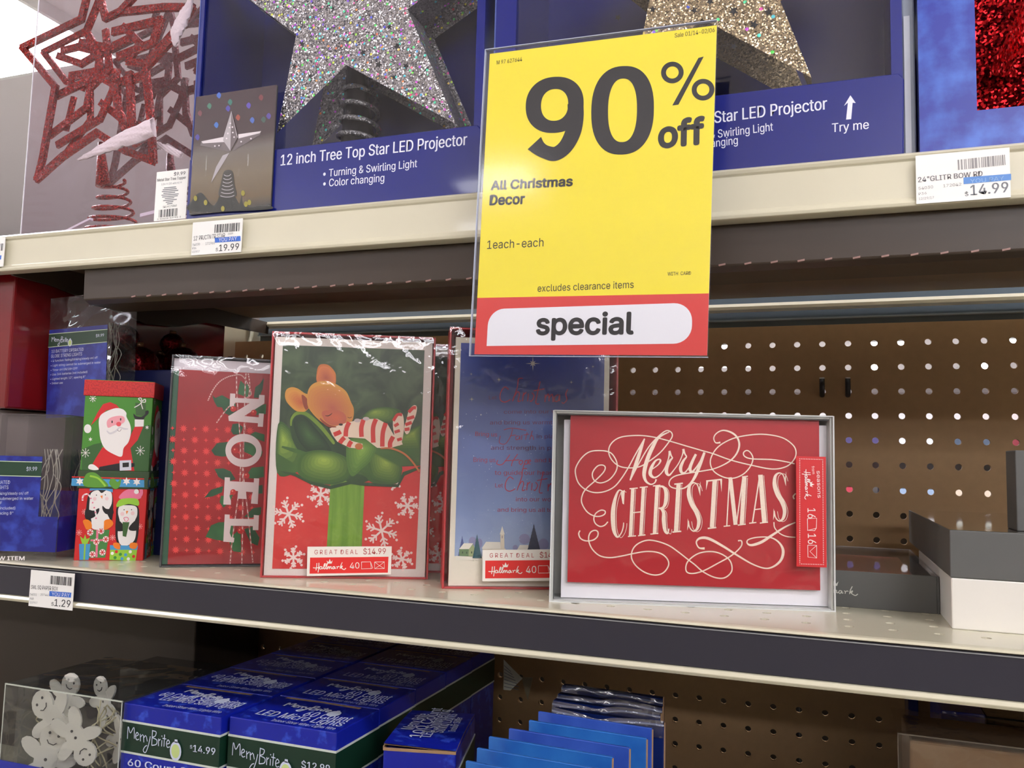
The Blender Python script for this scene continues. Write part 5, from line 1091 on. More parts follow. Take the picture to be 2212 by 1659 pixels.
def penguins(a, F):
    a.poly(F([(140, 1100), (160, 1010), (230, 980), (330, 985), (365, 1060), (365, 1230), (330, 1300), (180, 1300), (140, 1230)]), BKK, 3, True)
    a.poly(F([(165, 1080), (175, 1010), (230, 985), (265, 1010), (310, 985), (350, 1010), (355, 1100), (320, 1180), (345, 1250), (300, 1315), (200, 1315), (185, 1240), (165, 1170)]), W3_, 4, True)
    a.poly(F([(135, 1150), (200, 1160), (248, 1140), (240, 1185), (190, 1225), (135, 1225)]), BKK, 5, True); a.poly(F([(278, 1120), (310, 1145), (365, 1150), (370, 1190), (310, 1190), (280, 1155)]), BKK, 5, True)
    a.poly(F([(255, 1035), (275, 1030), (272, 1062)]), ORG, 6); a.disc(F([(222, 1028)])[0], 1.2, BKK, 6); a.disc(F([(298, 1025)])[0], 1.2, BKK, 6)
    for x, y in ((208, 1060), (312, 1058)): a.disc(F([(x, y)])[0], 4, p_('blush', (240, 206, 206)), 5)
    a.poly(F([(115, 1245), (150, 1235), (185, 1260), (190, 1310), (150, 1320), (130, 1290)]), ORG, 5, True); a.poly(F([(300, 1245), (345, 1235), (375, 1270), (350, 1305), (300, 1325), (295, 1280)]), ORG, 5, True)
    a.line(F([(105, 1075), (108, 1035), (140, 1018), (170, 1045), (200, 1110), (225, 1200), (230, 1270)]), 3.2, W3_, 6)
    for k, (x, y) in enumerate(((106, 1060), (118, 1030), (150, 1022), (175, 1055), (192, 1092), (207, 1135), (218, 1175), (226, 1225))): a.disc(F([(x, y)])[0], 1.9, PINK, 7, n=8)
    a.poly(F([(160, 990), (165, 965), (360, 975), (362, 1005), (300, 985), (230, 982)]), SBL, 6)
    a.poly(F([(425, 1060), (440, 1010), (500, 975), (560, 975), (595, 1010), (600, 1060)]), PINK, 4, True); a.line(F([(570, 1060), (610, 1020), (600, 960), (570, 950)]), 7, PINK, 4); a.disc(F([(568, 998)])[0], 5.5, W3_, 6)
    a.poly(F([(400, 1130), (420, 1070), (500, 1055), (580, 1065), (588, 1120), (500, 1105)]), LIME, 5, True)
    a.poly(F([(395, 1200), (405, 1130), (490, 1105), (575, 1120), (598, 1200), (590, 1400), (550, 1465), (450, 1465), (400, 1400)]), BKK, 3, True)
    a.poly(F([(412, 1180), (425, 1125), (495, 1115), (570, 1130), (580, 1200), (560, 1260), (575, 1340), (560, 1420), (500, 1462), (440, 1450), (415, 1360), (430, 1260)]), W3_, 4, True)
    a.poly(F([(400, 1240), (440, 1260), (480, 1310), (470, 1335), (400, 1330)]), BKK, 5, True); a.poly(F([(595, 1235), (550, 1260), (510, 1310), (530, 1335), (590, 1325)]), BKK, 5, True)
    a.poly(F([(455, 1260), (515, 1262), (490, 1388), (460, 1380)]), p_('parcel_green', (62, 98, 50)), 6); a.line(F([(480, 1255), (465, 1225), (495, 1220), (505, 1240), (485, 1258)]), 1.4, PINK, 7)
    a.poly(F([(482, 1165), (502, 1165), (488, 1195)]), ORG, 6)
    for x in (465, 530): a.disc(F([(x, 1155)])[0], 1.2, BKK, 6)
    for x, y in ((450, 1190), (540, 1185)): a.disc(F([(x, y)])[0], 4.5, p_('blush', (240, 206, 206)), 5)
    a.poly(F([(380, 1440), (430, 1440), (440, 1490), (395, 1480)]), ORG, 6, True); a.poly(F([(530, 1440), (590, 1445), (575, 1490), (525, 1480)]), ORG, 6, True)
    a.poly(F([(352, 1455), (595, 1465), (590, 1500), (355, 1495)]), SBL, 5); a.poly(F([(355, 1495), (588, 1500), (578, 1592), (352, 1580)]), LIME, 5)
    for k, (x, y) in enumerate(((375, 1525), (410, 1512), (445, 1535), (490, 1540), (530, 1515), (560, 1555), (400, 1562), (460, 1572), (515, 1575))): a.disc(F([(x, y)])[0], 3.6, (W3_, SR_, p_('dot_green', (60, 140, 60)), SBL)[k % 4], 6, n=10)
    a.poly(F([(180, 1325), (345, 1325), (315, 1560), (170, 1560)]), p_('gift_green', (70, 130, 66)), 2); a.line(F([(240, 1325), (240, 1555)]), 4.5, PINK, 3, False); a.line(F([(185, 1412), (335, 1412)]), 4, PINK, 3, False)
    for x, y in ((180, 1345), (272, 1335), (315, 1405), (205, 1530), (290, 1515), (235, 1425)):
        c = F([(x, y)])[0]; a.disc(c, 7, W3_, 4)
        for k in range(6): a.line([c, (c[0] + 6.4 * math.cos(k * 1.047), c[1] + 6.4 * math.sin(k * 1.047))], 1.7, SR_, 5, False)
    a.poly(F([(90, 1440), (185, 1442), (175, 1575), (98, 1575)]), SBL, 4); a.line(F([(140, 1440), (138, 1575)]), 3.2, LIME, 5, False); a.poly(F([(95, 1375), (125, 1400), (138, 1360), (150, 1400), (180, 1390), (160, 1440), (115, 1440)]), LIME, 5)
    for x, y in ((85, 1345), (372, 1392), (125, 1170), (605, 1300)): snow(a, F([(x, y)])[0], 5.5, 2, .9, p_('snow_rose', (240, 170, 166)))
def lidband(a, F):
    a.poly(F([(58, 900), (662, 915), (662, 975), (55, 962)]), SBL, 1); a.line(F([(60, 888), (662, 905)]), 2.6, RB, 2, False)
    a.poly(F([(165, 965), (175, 870), (240, 850), (300, 890), (360, 968)]), p_('hat_green', (92, 150, 50)), 3, True); a.line(F([(210, 880), (280, 900), (340, 965)]), 4, LIME, 4); a.poly(F([(370, 940), (400, 890), (440, 930), (470, 890), (460, 960), (420, 990)]), p_('hat_green', (92, 150, 50)), 2, True)
    for x, y in ((125, 925), (515, 925), (600, 930)): a.star(F([(x, y)])[0], 9, W3_, 3, 6, .5)
for (box, z0, fn) in ((b2, zB, santa), (b1, MZ, penguins)):
    qd = PG([(72, 212), (667, 212), (640, 830), (48, 830)]) if fn is santa else PG([(66, 968), (662, 978), (640, 1592), (48, 1578)])
    rc = (.0012, GW - .0012, 0, (zC - zB) if fn is santa else (zA - MZ))
    a = Art((gloc[0], gloc[1], z0), gyaw, 'y', .0012, qd, rc); fn(a, PG); a.build('front_print', box)
    # the same print on the right side, moved over and squeezed into its face
    lo_ = (gloc[0], gloc[1], z0); A2 = Art(lo_, gyaw, 'x', GW - .0012); af = Art(lo_, gyaw, 'y', .0012, qd, rc)
    def uvside(p, af=af): return af.uv(p)
    A2.uv = uvside
    fn(A2, PG); A2.build('side_print', box)
a = Art((gloc[0], gloc[1], MZ), gyaw, 'y', 0); lidband(a, PG); a.build('lid_print', b1)
A2 = Art((gloc[0], gloc[1], MZ), gyaw, 'x', GW); af2 = Art((gloc[0], gloc[1], MZ), gyaw, 'y', 0); A2.uv = lambda p: af2.raw(p); lidband(A2, PG); A2.build('lid_side_print', b1)
m = MB(); m.box(.001, GW - .001, .001, GW - .001, zD - zB, zD - zB + .0004, GRN); m.build('lid_top_print', b2)
# ---------------------------------------------------------------- clear light-string packages at left
PBLUE = M2('print_pack_blue', (28, 34, 128), (50, 72, 176), 60, .48, .66, .35, coat=.5); PGRN = M('print_pack_green', (34, 66, 48), .4, coat=.4); PLINE = p_('pack_line', (206, 224, 190)); PTX = p_('pack_text', (206, 212, 232)); BUL = p_('bulb', (196, 214, 140))
PCLR = film('package_film', haze=.012, bump=.5, scale=18, boost=1.3, tint=(240, 238, 240), rough=.05)
def light_pack(label, loc, yaw, w_, h_, d_, roll=0.0):
    t = thing('light_string_package', label, 'package', loc, yaw, 'clear battery light packages', roll)
    m = MB()
    for q in ([(0,0,0),(w_,0,0),(w_,0,h_),(0,0,h_)], [(0,d_,0),(w_,d_,0),(w_,d_,h_),(0,d_,h_)], [(0,0,0),(0,d_,0),(0,d_,h_),(0,0,h_)], [(w_,0,0),(w_,d_,0),(w_,d_,h_),(w_,0,h_)], [(0,0,h_),(w_,0,h_),(w_,d_,h_),(0,d_,h_)]): m.add(q, [(0, 1, 2, 3)], PCLR)
    m.build('clear_shell', t)
    m = MB(); r = random.Random(3)
    for k in range(9):
        x = w_ * (.74 + .12 * r.random()); pts = [(x + .005 * r.uniform(-1, 1), d_ * (.3 + .4 * r.random()), h_ * (.72 - .11 * j) if j else h_ * .76) for j in range(6)]
        m.tube(catmull(pts, False, 5), .0004, M('lead_wire', (196, 190, 176), .3), 6)
    m.build('light_wire', t); return t
cl = hit((120, 1213), 'z', MZ); cyaw = D2(20); CWd, CHt, CDp = .095, .1285, .030
cloc = (cl.x - CWd * math.cos(cyaw), cl.y - CWd * math.sin(cyaw), MZ)
t = light_pack('clear package of string lights standing at the left edge, beside the penguin box', cloc, cyaw, CWd, CHt, CDp)
F = lambda p: cr(0, 880, 4.367, p)
a = Art(cloc, cyaw, 'y', -.0004)
def box_uv(a, p0, p1, m, z): a.polyuv([(p0[0], p0[1]), (p1[0], p0[1]), (p1[0], p1[1]), (p0[0], p1[1])], m, z)
ul = a.uv(F([(392, 600)])[0])[0]; vt = a.uv(F([(300, 462)])[0])[1]; vb = a.uv(F([(375, 1030)])[0])[1]
box_uv(a, (.0005, .008), (CWd - .0005, vb), PBLUE, 0); box_uv(a, (.0005, vb), (ul, vt), PBLUE, 0)
g1 = a.uv(F([(200, 645)])[0])[1]; g2 = a.uv(F([(200, 515)])[0])[1]; box_uv(a, (.0005, g1), (ul, g2), PGRN, 1); box_uv(a, (.0005, g1 - .0006), (ul, g1), PLINE, 2); box_uv(a, (.0005, g2), (ul, g2 + .0006), PLINE, 2)
a.text('$9.99', *F([(250, 600), (350, 598)]), 8.5, PTX, 2, .01)
for tx, p, q, h in (('10 BATTERY OPERATED', (-300, 722), (95, 722), 7.5), ('GLOBE STRING LIGHTS', (-300, 772), (80, 770), 7.5), ('• 4 function: fading/slow/blinking/steady on/ off', (-400, 828), (270, 822), 6), ('• Light string cannot be submerged in water', (-400, 876), (315, 870), 6), ('• Timer 6H ON/18H OFF', (-400, 915), (20, 913), 6), ('• Use 3AA batteries (not included)', (-400, 965), (145, 962), 6), ('• Lighted length: 12", spacing 8"', (-400, 1012), (125, 1010), 6)):
    a.text(tx, *F([p, q]), h, PTX, 2)
a.text('NEW ITEM', *F([(-100, 1440), (232, 1440)]), 8, W3_, 1, .02)
a.build('label', t)
a = Art(cloc, cyaw, 'x', CWd); a.polyuv([(0, .008), (CDp, .008), (CDp, vb), (0, vb)], PBLUE, 1); a.build('side_label', t)
q = light_pack('clear light package behind, at the bottom of a stack of two', (cloc[0] - .005, cloc[1] + .046, MZ), D2(12), CWd, CHt, CDp)
m = MB(); m.box(.001, CWd - .001, -.0006, -.0002, .008, .06, PBLUE); m.build('label', q)
uq = hit((100, 893), 'y', -.345); ur = hit((236, 885), 'y', -.345); wq = (ur.x - uq.x); hq = hit((105, 645), 'y', -.345).z - uq.z
bz = MZ + CHt + .0005
t = light_pack('clear light package on top of the stack, label reading 10 battery operated', (uq.x, -.345, uq.z), 0, wq, hq, .030, -.045)
m = MB(); m.box(0, wq, .001, .029, -.004, -.0005, M('package_foot', (150, 140, 138), .4)); m.build('tray_foot', t)
F = lambda p: cr(0, 580, 4.809, p)
a = Art((uq.x, -.345, uq.z), 0, 'y', -.0004, F([(510, 650), (1100, 575), (1108, 1520), (480, 1560)]), roll=-.045); r_ = a.rect
a.polyuv([(r_[0], r_[2]), (r_[1], r_[2]), (r_[1], r_[3]), (r_[0], r_[3])], PBLUE, 0)
a.poly(F([(508, 690), (1102, 622), (1102, 748), (500, 820)]), PGRN, 1); a.line(F([(508, 690), (1102, 622)]), 1.2, PLINE, 2, False); a.line(F([(500, 820), (1102, 748)]), 1.2, PLINE, 2, False)
brite(a, *F([(535, 770), (700, 748)]), PTX, BUL, 1.2); a.text('$9.99', *F([(985, 706), (1068, 694)]), 6, PTX, 2, .01)
for tx, p, q_, h in (('10 BATTERY OPERATED', (535, 876), (862, 845), 6.5), ('GLOBE STRING LIGHTS', (530, 925), (848, 892), 6.5), ('• 4 function: fading/blinking/steady on/ off', (530, 968), (1010, 920), 4.5), ('• Light string cannot be submerged in water', (528, 1015), (1045, 968), 4.5), ('• Timer 6H ON/18H OFF', (528, 1062), (805, 1036), 4.5), ('• Use 3AA batteries (not included)', (526, 1108), (908, 1070), 4.5), ('• Lighted length: 12", spacing 8"', (526, 1155), (888, 1120), 4.5), ('• Indoor use', (524, 1198), (655, 1188), 4.5)):
    a.text(tx, *F([p, q_]), h, PTX, 2)
a.build('label', t)
# red display box and dark red ornaments deeper in the left bay
ZR = hit((40, 884), 'x', -.585).z
t = thing('display_box', 'big glossy red display box at the back left of the middle shelf', 'box', (-.90, -.375, ZR))
RBX = M('glossy_red_board', (118, 18, 24), .2, coat=.5, noise=.04, scale=4)
m = MB(); m.box(0, .315, 0, .30, 0, .044 - ZR, RBX); m.build('box', t, .002)
t = thing('storage_carton', 'pale carton supporting the red display box at the back left', 'box', (-.90, -.37, MZ))
m = MB(); m.box(0, .30, 0, .29, 0, ZR - MZ - .0005, M('pale_carton', (190, 176, 168), .5)); m.build('carton', t, .001)
DRO = glitter('dark_red_ornament', (120, 20, 26), cell=600, spread=.5, dark=.4, rough=.3)
for k, (px, py, r, lb) in enumerate(((268, 735, .016, 'round dark red bauble nearest the light package'), (372, 745, .013, 'small dark red bauble between the light package and the post'), (392, 790, .021, 'largest dark red bauble, above the NOEL box'), (300, 790, .020, 'dark red bauble low behind the Santa box lid'), (345, 800, .018, 'dark red bauble above the Santa box lid'))):
    c = hit((px, py), 'y', -.27 if k in (0, 3) else -.20); t = thing('bauble', lb, 'bauble', (c.x, c.y, c.z), 0, 'dark red baubles in the left bay')
    vs, fs = [], []; n = 16
    for i in range(9):
        for j in range(n): th_, ph = math.pi * i / 8, 2 * math.pi * j / n; vs.append((r * math.sin(th_) * math.cos(ph), r * math.sin(th_) * math.sin(ph), r * math.cos(th_)))
    for i in range(8): fs += [(i * n + j, (i + 1) * n + j, (i + 1) * n + (j + 1) % n, i * n + (j + 1) % n) for j in range(n)]
    m = MB(); m.add(vs, fs, DRO, True); m.build('ball', t)
    m = MB(); m.tube([(0, 0, r * .95), (0, 0, r * 1.2)], .0035, M('bauble_cap', (150, 120, 90), .3, metal=.8), 10); m.build('cap', t)
t = thing('bauble_tray', 'dark blue tray holding the dark red baubles in the left bay', 'tray', (-.583, -.30, MZ))
m = MB(); m.box(0, .13, 0, .18, 0, hit((345, 822), 'y', -.2).z - MZ, M('tray_blue', (26, 30, 74), .4)); m.build('tray', t, .001)
# ---------------------------------------------------------------- right end of the middle shelf
GRYB = M('graphite_board', (92, 92, 90), .5, noise=.05, scale=60)
t = thing('card_tray', 'low graphite card box lying flat behind the Merry Christmas box', 'box', (.0065, -.29, MZ)); W5, D5, H5 = .1955, .2077, .0255
m = MB(); th = .0016
for q in ((0, th, 0, D5, 0, H5), (W5 - th, W5, 0, D5, 0, H5), (th, W5 - th, 0, th, 0, H5), (th, W5 - th, D5 - th, D5, 0, H5), (th, W5 - th, th, D5 - th, 0, th)): m.box(*q, GRYB)
m.build('tray', t, .0003, 1)
m = MB(); m.box(.004, W5 - .012, .006, D5 - .02, .002, H5 - .006, M('inner_card_red', (150, 60, 56), .5)); m.build('card', t)
m = MB(); m.box(-.0004, W5 + .0004, -.0004, D5 + .0004, H5 - .0002, H5 + .0003, film('lid_gloss', haze=.02, bump=.04, scale=8, boost=.6, rough=.03)); m.build('clear_lid', t)
a = Art((.0065, -.29, MZ), 0, 'y', 0); hallmark(a, (1752, 1276), (1853, 1284), p_('silver_print', (206, 206, 196)), 1.8, True, .9); a.build('logo', t)
t = thing('white_box', 'white card box at the bottom of the stack at far right', 'box', (.2023, -.3465, MZ)); zw = hit((2055, 1248), 'y', -.3465).z - MZ
m = MB(); m.box(0, .13, 0, .195, 0, zw, M('white_board', (226, 222, 214), .4, coat=.3)); m.build('box', t, .0008)
t = thing('grey_box', 'long graphite box lying on the white box at far right', 'box', (.2019, -.3465, MZ + zw)); zg = hit((2050, 1145), 'y', -.3465).z - MZ - zw
m = MB(); m.box(0, .13, 0, .275, .0002, zg, GRYB); m.build('box', t, .0006)
m = MB(); m.box(.0005, .1295, .0005, .2745, zg, zg + .0003, M('graphite_gloss', (84, 84, 76), .08, coat=1)); m.build('glossy_lid', t)
t = thing('grey_box', 'small graphite box standing on the long one, cut by the right edge', 'box', (.2425, -.33, MZ + zw + zg + .0003))
m = MB(); m.box(0, .08, 0, .03, 0, .0513, GRYB); m.build('box', t, .0006)
def tag129(a):
    F = lambda p: cr(0, 560, 2.1267, p)
    barcode(a, *F([(232, 1492), (333, 1500)]), 18, INK, 34, 1, 8); a.text('SML SQ PAPER BOX', *F([(142, 1515), (265, 1522)]), 8, INK, 1); a.poly(F([(226, 1524), (328, 1530), (324, 1553), (223, 1547)]), BLUE_TAG, 1); a.text('YOU PAY', *F([(235, 1545), (318, 1550)]), 7.5, TXT, 2)
    a.text('207442', *F([(183, 1545), (222, 1547)]), 4.5, GREY_INK, 1); a.text('54031', *F([(135, 1544), (165, 1546)]), 4.5, GREY_INK, 1); a.text('P4D', *F([(133, 1563), (150, 1564)]), 4, GREY_INK, 1); a.text('12/29/17', *F([(131, 1580), (165, 1582)]), 4, GREY_INK, 1)
    a.text('$', *F([(228, 1590), (240, 1591)]), 7, INK, 1); a.text('1.29', *F([(242, 1592), (317, 1598)]), 15, INK, 1, .006)
price_tag('white shelf price tag reading $1.29 on the dark label strip', (-.55, -.4034, -.25), cr(0, 560, 2.1267, [(150, 1430), (350, 1443), (323, 1613), (123, 1592)]), tag129)
# ================================================================ goods on the lower shelf
LBL = M2('led_box_blue', (20, 34, 160), (50, 80, 206), 90, .56, .66, .3, coat=.4); LGR = M('led_box_green', (16, 50, 36), .4, noise=.04, scale=40, coat=.2); LWH = p_('led_text', (206, 214, 236)); LIN = p_('led_line', (206, 214, 206))
BXW, BXD, ZT = .0945, .0640, -.3322
P3 = lambda p: cr(0, 1300, 3.95, p)
P4 = lambda p: cr(480, 1340, 3.5677, p)
def led_box(label, loc, group, src, which):
    h_ = ZT - LZ; t = thing('led_light_box', label, 'box', loc, 0, group)
    m = MB(); m.box(0, BXW, 0, BXD, 0, h_, LBL); m.build('carton', t, .0008, 2)
    zl = zz1 - LZ; zk = zz2 - LZ
    m = MB(); m.box(-.00015, BXW + .00015, -.00015, BXD + .00015, zk, zl, LGR); m.build('green_band', t)
    m = MB()
    for z in (zl, zk): m.box(-.0003, BXW + .0003, -.0003, BXD + .0003, z - .0008, z + .0008, LIN)
    m.build('white_line', t)
    a = Art(src, 0, 'z', ZT - LZ)
    if which == 1:
        brite(a, *P3([(1560, 775), (1880, 830)]), LWH, LWH, 1.3); a.text('60 Count Shimmering', *P3([(1345, 800), (2050, 890)]), 8, LWH, 1, .01); a.text('LED Micro String Lights', *P3([(1352, 835), (1990, 915)]), 8, LWH, 1, .01); a.text('Indoor Silver Wire / Lights Wire', *P3([(1382, 890), (1870, 952)]), 4, LWH, 1)
        a.line(P3([(1590, 722), (2150, 795)]), 2.2, p_('tear_tan', (170, 140, 110)), 1, False)
    else:
        brite(a, *P4([(462, 665), (830, 705)]), LWH, LWH, 1.3); a.text('60 Count', *P4([(610, 735), (965, 785)]), 10.5, LWH, 1, .01); a.text('LED Micro Lights', *P4([(250, 722), (905, 820)]), 10.5, LWH, 1, .01); a.text('Indoor Silver Wire / Lights Wire', *P4([(372, 775), (858, 845)]), 4.5, LWH, 1)
        a.line(P4([(495, 597), (780, 635), (1065, 682)]), 2.8, p_('tear_tan', (170, 140, 110)), 1, False)
    a.build('top_print', t)
    return t
f1 = hit((268, 1517.7), 'z', ZT); loc1 = (f1.x, f1.y, LZ)
def front_y(px, py): return hit((px, py), 'y', f1.y).z
zz1 = front_y(*P3([(1058, 1012)])[0]); zz2 = front_y(*P3([(1058, 1278)])[0])
f2 = hit((494, 1547), 'z', ZT); loc2 = (f2.x + .001, f2.y, LZ)
words = ['front', 'second', 'third', 'fourth', 'rearmost']
for col, (loc, which, nm) in enumerate(((loc1, 1, 'left'), (loc2, 2, 'right'))):
    first = None
    for k in range(5):
        lb = '%s blue and green LED light box of the %s row' % (words[k], nm)
        L2 = (loc[0] - .0006 * k, loc[1] + k * (BXD + .0012), LZ)
        if first is None:
            first = led_box(lb, loc, 'blue LED light boxes', loc, which); src = first
            proto = first
        else:
            c = copy_tree(first); c.location = L2; c['label'] = lb
    # front face print on the first box of each row
    a = Art(loc, 0, 'y', -.0006)
    if which == 1:
        brite(a, *P3([(1085, 1180), (1450, 1215)]), LWH, BUL, 2.0); a.text('$', *P3([(1622, 1250), (1642, 1252)]), 7, LWH, 2, .01); a.text('14.99', *P3([(1648, 1278), (1838, 1308)]), 15, LWH, 2, .015); a.text('60 Count Shimmering', *P3([(1090, 1395), (2100, 1560)]), 15, LWH, 2, .015)
    else:
        brite(a, *P4([(75, 1050), (440, 1105)]), LWH, BUL, 2.0); a.text('$12.99', *P4([(610, 1135), (830, 1170)]), 15, LWH, 2, .015); a.text('60 Count LED', *P4([(60, 1220), (800, 1330)]), 16, LWH, 2, .01)
    a.build('front_print', first)
# small lidded box beside the rows
sl0 = hit((823.3, 1609), 'z', -.340); syaw = D2(14); sloc = (sl0.x + .002, sl0.y, LZ); SWd, SDp, SH = .0535, .092, -.340 - LZ
t = thing('led_light_box', 'small blue light box with a lifted lid flap, right of the LED rows', 'box', sloc, syaw)
m = MB(); m.box(0, SWd, 0, SDp, 0, SH - .003, LBL); m.build('carton', t, .0008, 2)
m = MB(); m.box(-.0004, SWd + .0004, -.0004, SDp + .0004, SH - .055, SH - .018, LGR); m.build('green_band', t)
m = MB(); m.box(-.0006, SWd + .0006, -.0006, SDp + .0006, SH - .0186, SH - .0172, LIN); m.build('white_line', t)
m = MB(); sheet(m, lambda u, v: (SWd * u, SDp * v, SH - .001 + .0025 * (1 - v) ** 3 * (1 - u) + .002 * math.sin(3.14 * v)), 8, 12, LBL)
sheet(m, lambda u, v: (SWd * u, SDp * v, SH - .0018 + .0025 * (1 - v) ** 3 * (1 - u) + .002 * math.sin(3.14 * v)), 8, 12, KRAFT); m.build('lid_flap', t)
m = MB(); m.box(0, SWd, -.0004, .0004, SH - .0035, SH - .0015, KRAFT); m.box(-.0004, .0004, 0, SDp, SH - .0035, SH - .0005, KRAFT); m.build('raw_edge', t)
a = Art(sloc, syaw, 'z', SH + .0016)
for tx, p, q, h in (('Merry Brite', (1470, 845), (1600, 725), 9), ('100 Count', (1530, 905), (1700, 680), 9), ('LED Shimmering', (1605, 900), (1765, 695), 9), ('String Lights', (1700, 870), (1815, 725), 9), ('Indoor Silver', (1795, 860), (1855, 750), 5)): a.text(tx, *P4([p, q]), h, LWH, 1, .01)
a.build('top_print', t)
# blue cards standing one behind another
BC = M2('blue_card_print', (24, 82, 168), (48, 118, 196), 30, .35, .65, .35, coat=.3); BC2 = M2('blue_card_print_violet', (34, 66, 160), (60, 96, 190), 30, .35, .65, .35, coat=.3); BDK = M('dark_blue_foil', (18, 34, 92), .25, coat=.6)
P5 = lambda p: cr(1000, 1380, 3.6867, p)
rows = [((-.0625, -.4966), 0), ((-.0650, -.4740), 0), ((-.0662, -.452), 0), ((-.0605, -.432), 1), ((-.0544, -.4106), 0), ((-.0550, -.3894), 1), ((-.0504, -.371), 2), ((-.0563, -.3512), 2), ((-.0581, -.334), 2), ((-.0620, -.3095), 2)]
nmz = ['nearest', 'second', 'third', 'fourth', 'fifth', 'sixth', 'seventh', 'eighth', 'ninth', 'last']
for k, ((x, y), kind) in enumerate(rows):
    t = thing('blue_card_pack', '%s blue card pack standing in the row below the shelf' % nmz[k], 'card pack', (x, y, LZ), D2(-3), 'blue card packs in a row'); h_ = -.300 - LZ
    m = MB(); m.box(0, .078, 0, .0022 if kind < 2 else .006, 0, h_ - (.002 if kind == 2 else 0), (BC, BC2, BDK)[kind]); m.build('panel', t, .0003, 1)
    m = MB(); m.box(.0781, .0786, .0002, .002, 0, h_ - .001, KRAFT); m.build('raw_edge', t)
    if kind == 2:
        m = MB(); sheet(m, lambda u, v: (.078 * u, -.001 - .002 * math.sin(3.14 * v), h_ - .012 + .011 * v - .0015 * math.sin(5 * u + k) - .002 * math.exp(-((u - .42) / .1) ** 2)), 24, 4, film('card_film', haze=.05, bump=.6, scale=40, boost=1.6, rough=.1, tint=(190, 200, 230))); m.build('shrink_film', t)
        m = MB(); pts = [(.078 * i / 16, -.0012, h_ - .0035 - .0012 * math.sin(5 * i / 16 + k) - .003 * math.exp(-((i / 16 - .42) / .12) ** 2)) for i in range(17)]; m.tube(pts, .0006, M('film_fold', (170, 178, 190), .3), 5); m.build('film_fold', t)
# clear box of gingerbread lights
gx1 = hit((265, 1516), 'y', -.405).x; gz = hit((265, 1516), 'y', -.405).z; gx0 = hit((8, 1526), 'y', -.405).x; ZB = hit((8, 1642), 'y', -.405).z
t = thing('clear_light_box', 'clear box of white gingerbread figure lights at the bottom left', 'package', (gx0, -.405, LZ)); w_ = gx1 - gx0; H_ = gz - LZ; d_ = .11
PC2 = film('clear_box_low', haze=.02, bump=.4, scale=16, boost=1.2, tint=(236, 238, 236))
m = MB()
for q in ([(0,0,0),(w_,0,0),(w_,0,H_),(0,0,H_)], [(w_,0,0),(w_,d_,0),(w_,d_,H_),(w_,0,H_)], [(0,0,H_),(w_,0,H_),(w_,d_,H_),(0,d_,H_)], [(0,0,0),(0,d_,0),(0,d_,H_),(0,0,H_)]): m.add(q, [(0, 1, 2, 3)], PC2)
m.build('clear_shell', t)
m = MB(); GE = M('clear_rim', (196, 200, 190), .2); m.box(0, w_, -.0005, .0005, H_ - .0005, H_ + .0005, GE); m.box(0, .0006, -.0005, .0, 0, H_, GE); m.box(w_ - .0006, w_, -.0005, 0, 0, H_, GE); m.build('rim', t)
m = MB(); m.box(0, w_, -.0010, -.0002, 0, ZB - LZ, LBL); m.box(0, w_, -.0012, -.001, ZB - LZ - .0075, ZB - LZ - .0065, LIN); m.build('label', t)
GW_ = M('gingerbread_white', (228, 224, 216), .5); GB = M('gingerbread_mark', (60, 56, 60), .6)
m = MB(); m.box(.002, w_ - .002, .060, .062, 0, H_ - .03, M('inner_dark_card', (40, 34, 34), .7)); m.build('backing', t)
def ginger(cx, cz, y, s, rot, lb, n):
    g = thing('gingerbread_light', lb, 'ornament', (gx0 + cx, -.405 + y, LZ + cz), 0, 'white gingerbread figure lights'); g.rotation_euler = (0, rot, .25 * math.sin(n))
    def blob(x, z, rx, rz, r=0): return [(x + (rx * math.cos(t_)) * math.cos(r) - rz * math.sin(t_) * math.sin(r), z + rx * math.cos(t_) * math.sin(r) + rz * math.sin(t_) * math.cos(r)) for t_ in (2 * math.pi * k / 14 for k in range(14))]
    m = MB()
    for k, bb in enumerate((blob(0, .012 * s, .008 * s, .008 * s), blob(0, 0, .007 * s, .011 * s), blob(-.010 * s, .003 * s, .008 * s, .0042 * s, -.35), blob(.010 * s, .003 * s, .008 * s, .0042 * s, .35), blob(-.006 * s, -.011 * s, .0045 * s, .008 * s, -.35), blob(.006 * s, -.011 * s, .0045 * s, .008 * s, .35))):
        m.prism(bb, -.001 + k * .00004, .001 - k * .00004, GW_, 'y')
    m.build('figure', g)
    m = MB()
    for x, z, r in ((-.0028, .0145, .0008), (.0028, .0145, .0008), (0, .0, .0009), (0, -.005, .0009)): m.prism(blob(x * s, z * s, r * s, r * s), -.0013, -.001, GB, 'y')
    m.tube([(x * s, -.0012, z * s) for x, z in ((-.003, .0105), (-.0015, .009), (.0015, .009), (.003, .0105))], .0004, GB, 5); m.build('face', g)
def gpos(px, py, y): h = hit((px, py), 'y', -.405 + y); return h.x - gx0, h.z - LZ
for n, (px, py, y, s, rot, lb) in enumerate(((118, 1555, .018, 1.5, -.9, 'large white gingerbread figure light near the middle of the clear box'), (165, 1593, .010, 1.25, 2.5, 'upside-down white gingerbread figure light with its face to the front'), (100, 1640, .012, 1.5, .3, 'white gingerbread figure light lowest in the clear box'), (140, 1510, .040, 1.2, .4, 'white gingerbread figure light against the top of the clear box'), (225, 1515, .045, 1.1, -.5, 'white gingerbread figure light at the upper right inside the clear box'), (262, 1596, .030, 1.1, .8, 'white gingerbread figure light at the right wall of the clear box'))):
    x, z = gpos(px, py, y); ginger(x, z, y, s, rot, lb, n)
t = thing('light_wire', 'tangle of thin pale light wire in the gingerbread box', 'wire', (gx0, -.405, LZ)); t['kind'] = 'stuff'; r = random.Random(8); m = MB(); WRM = M('pale_wire', (206, 196, 160), .3)
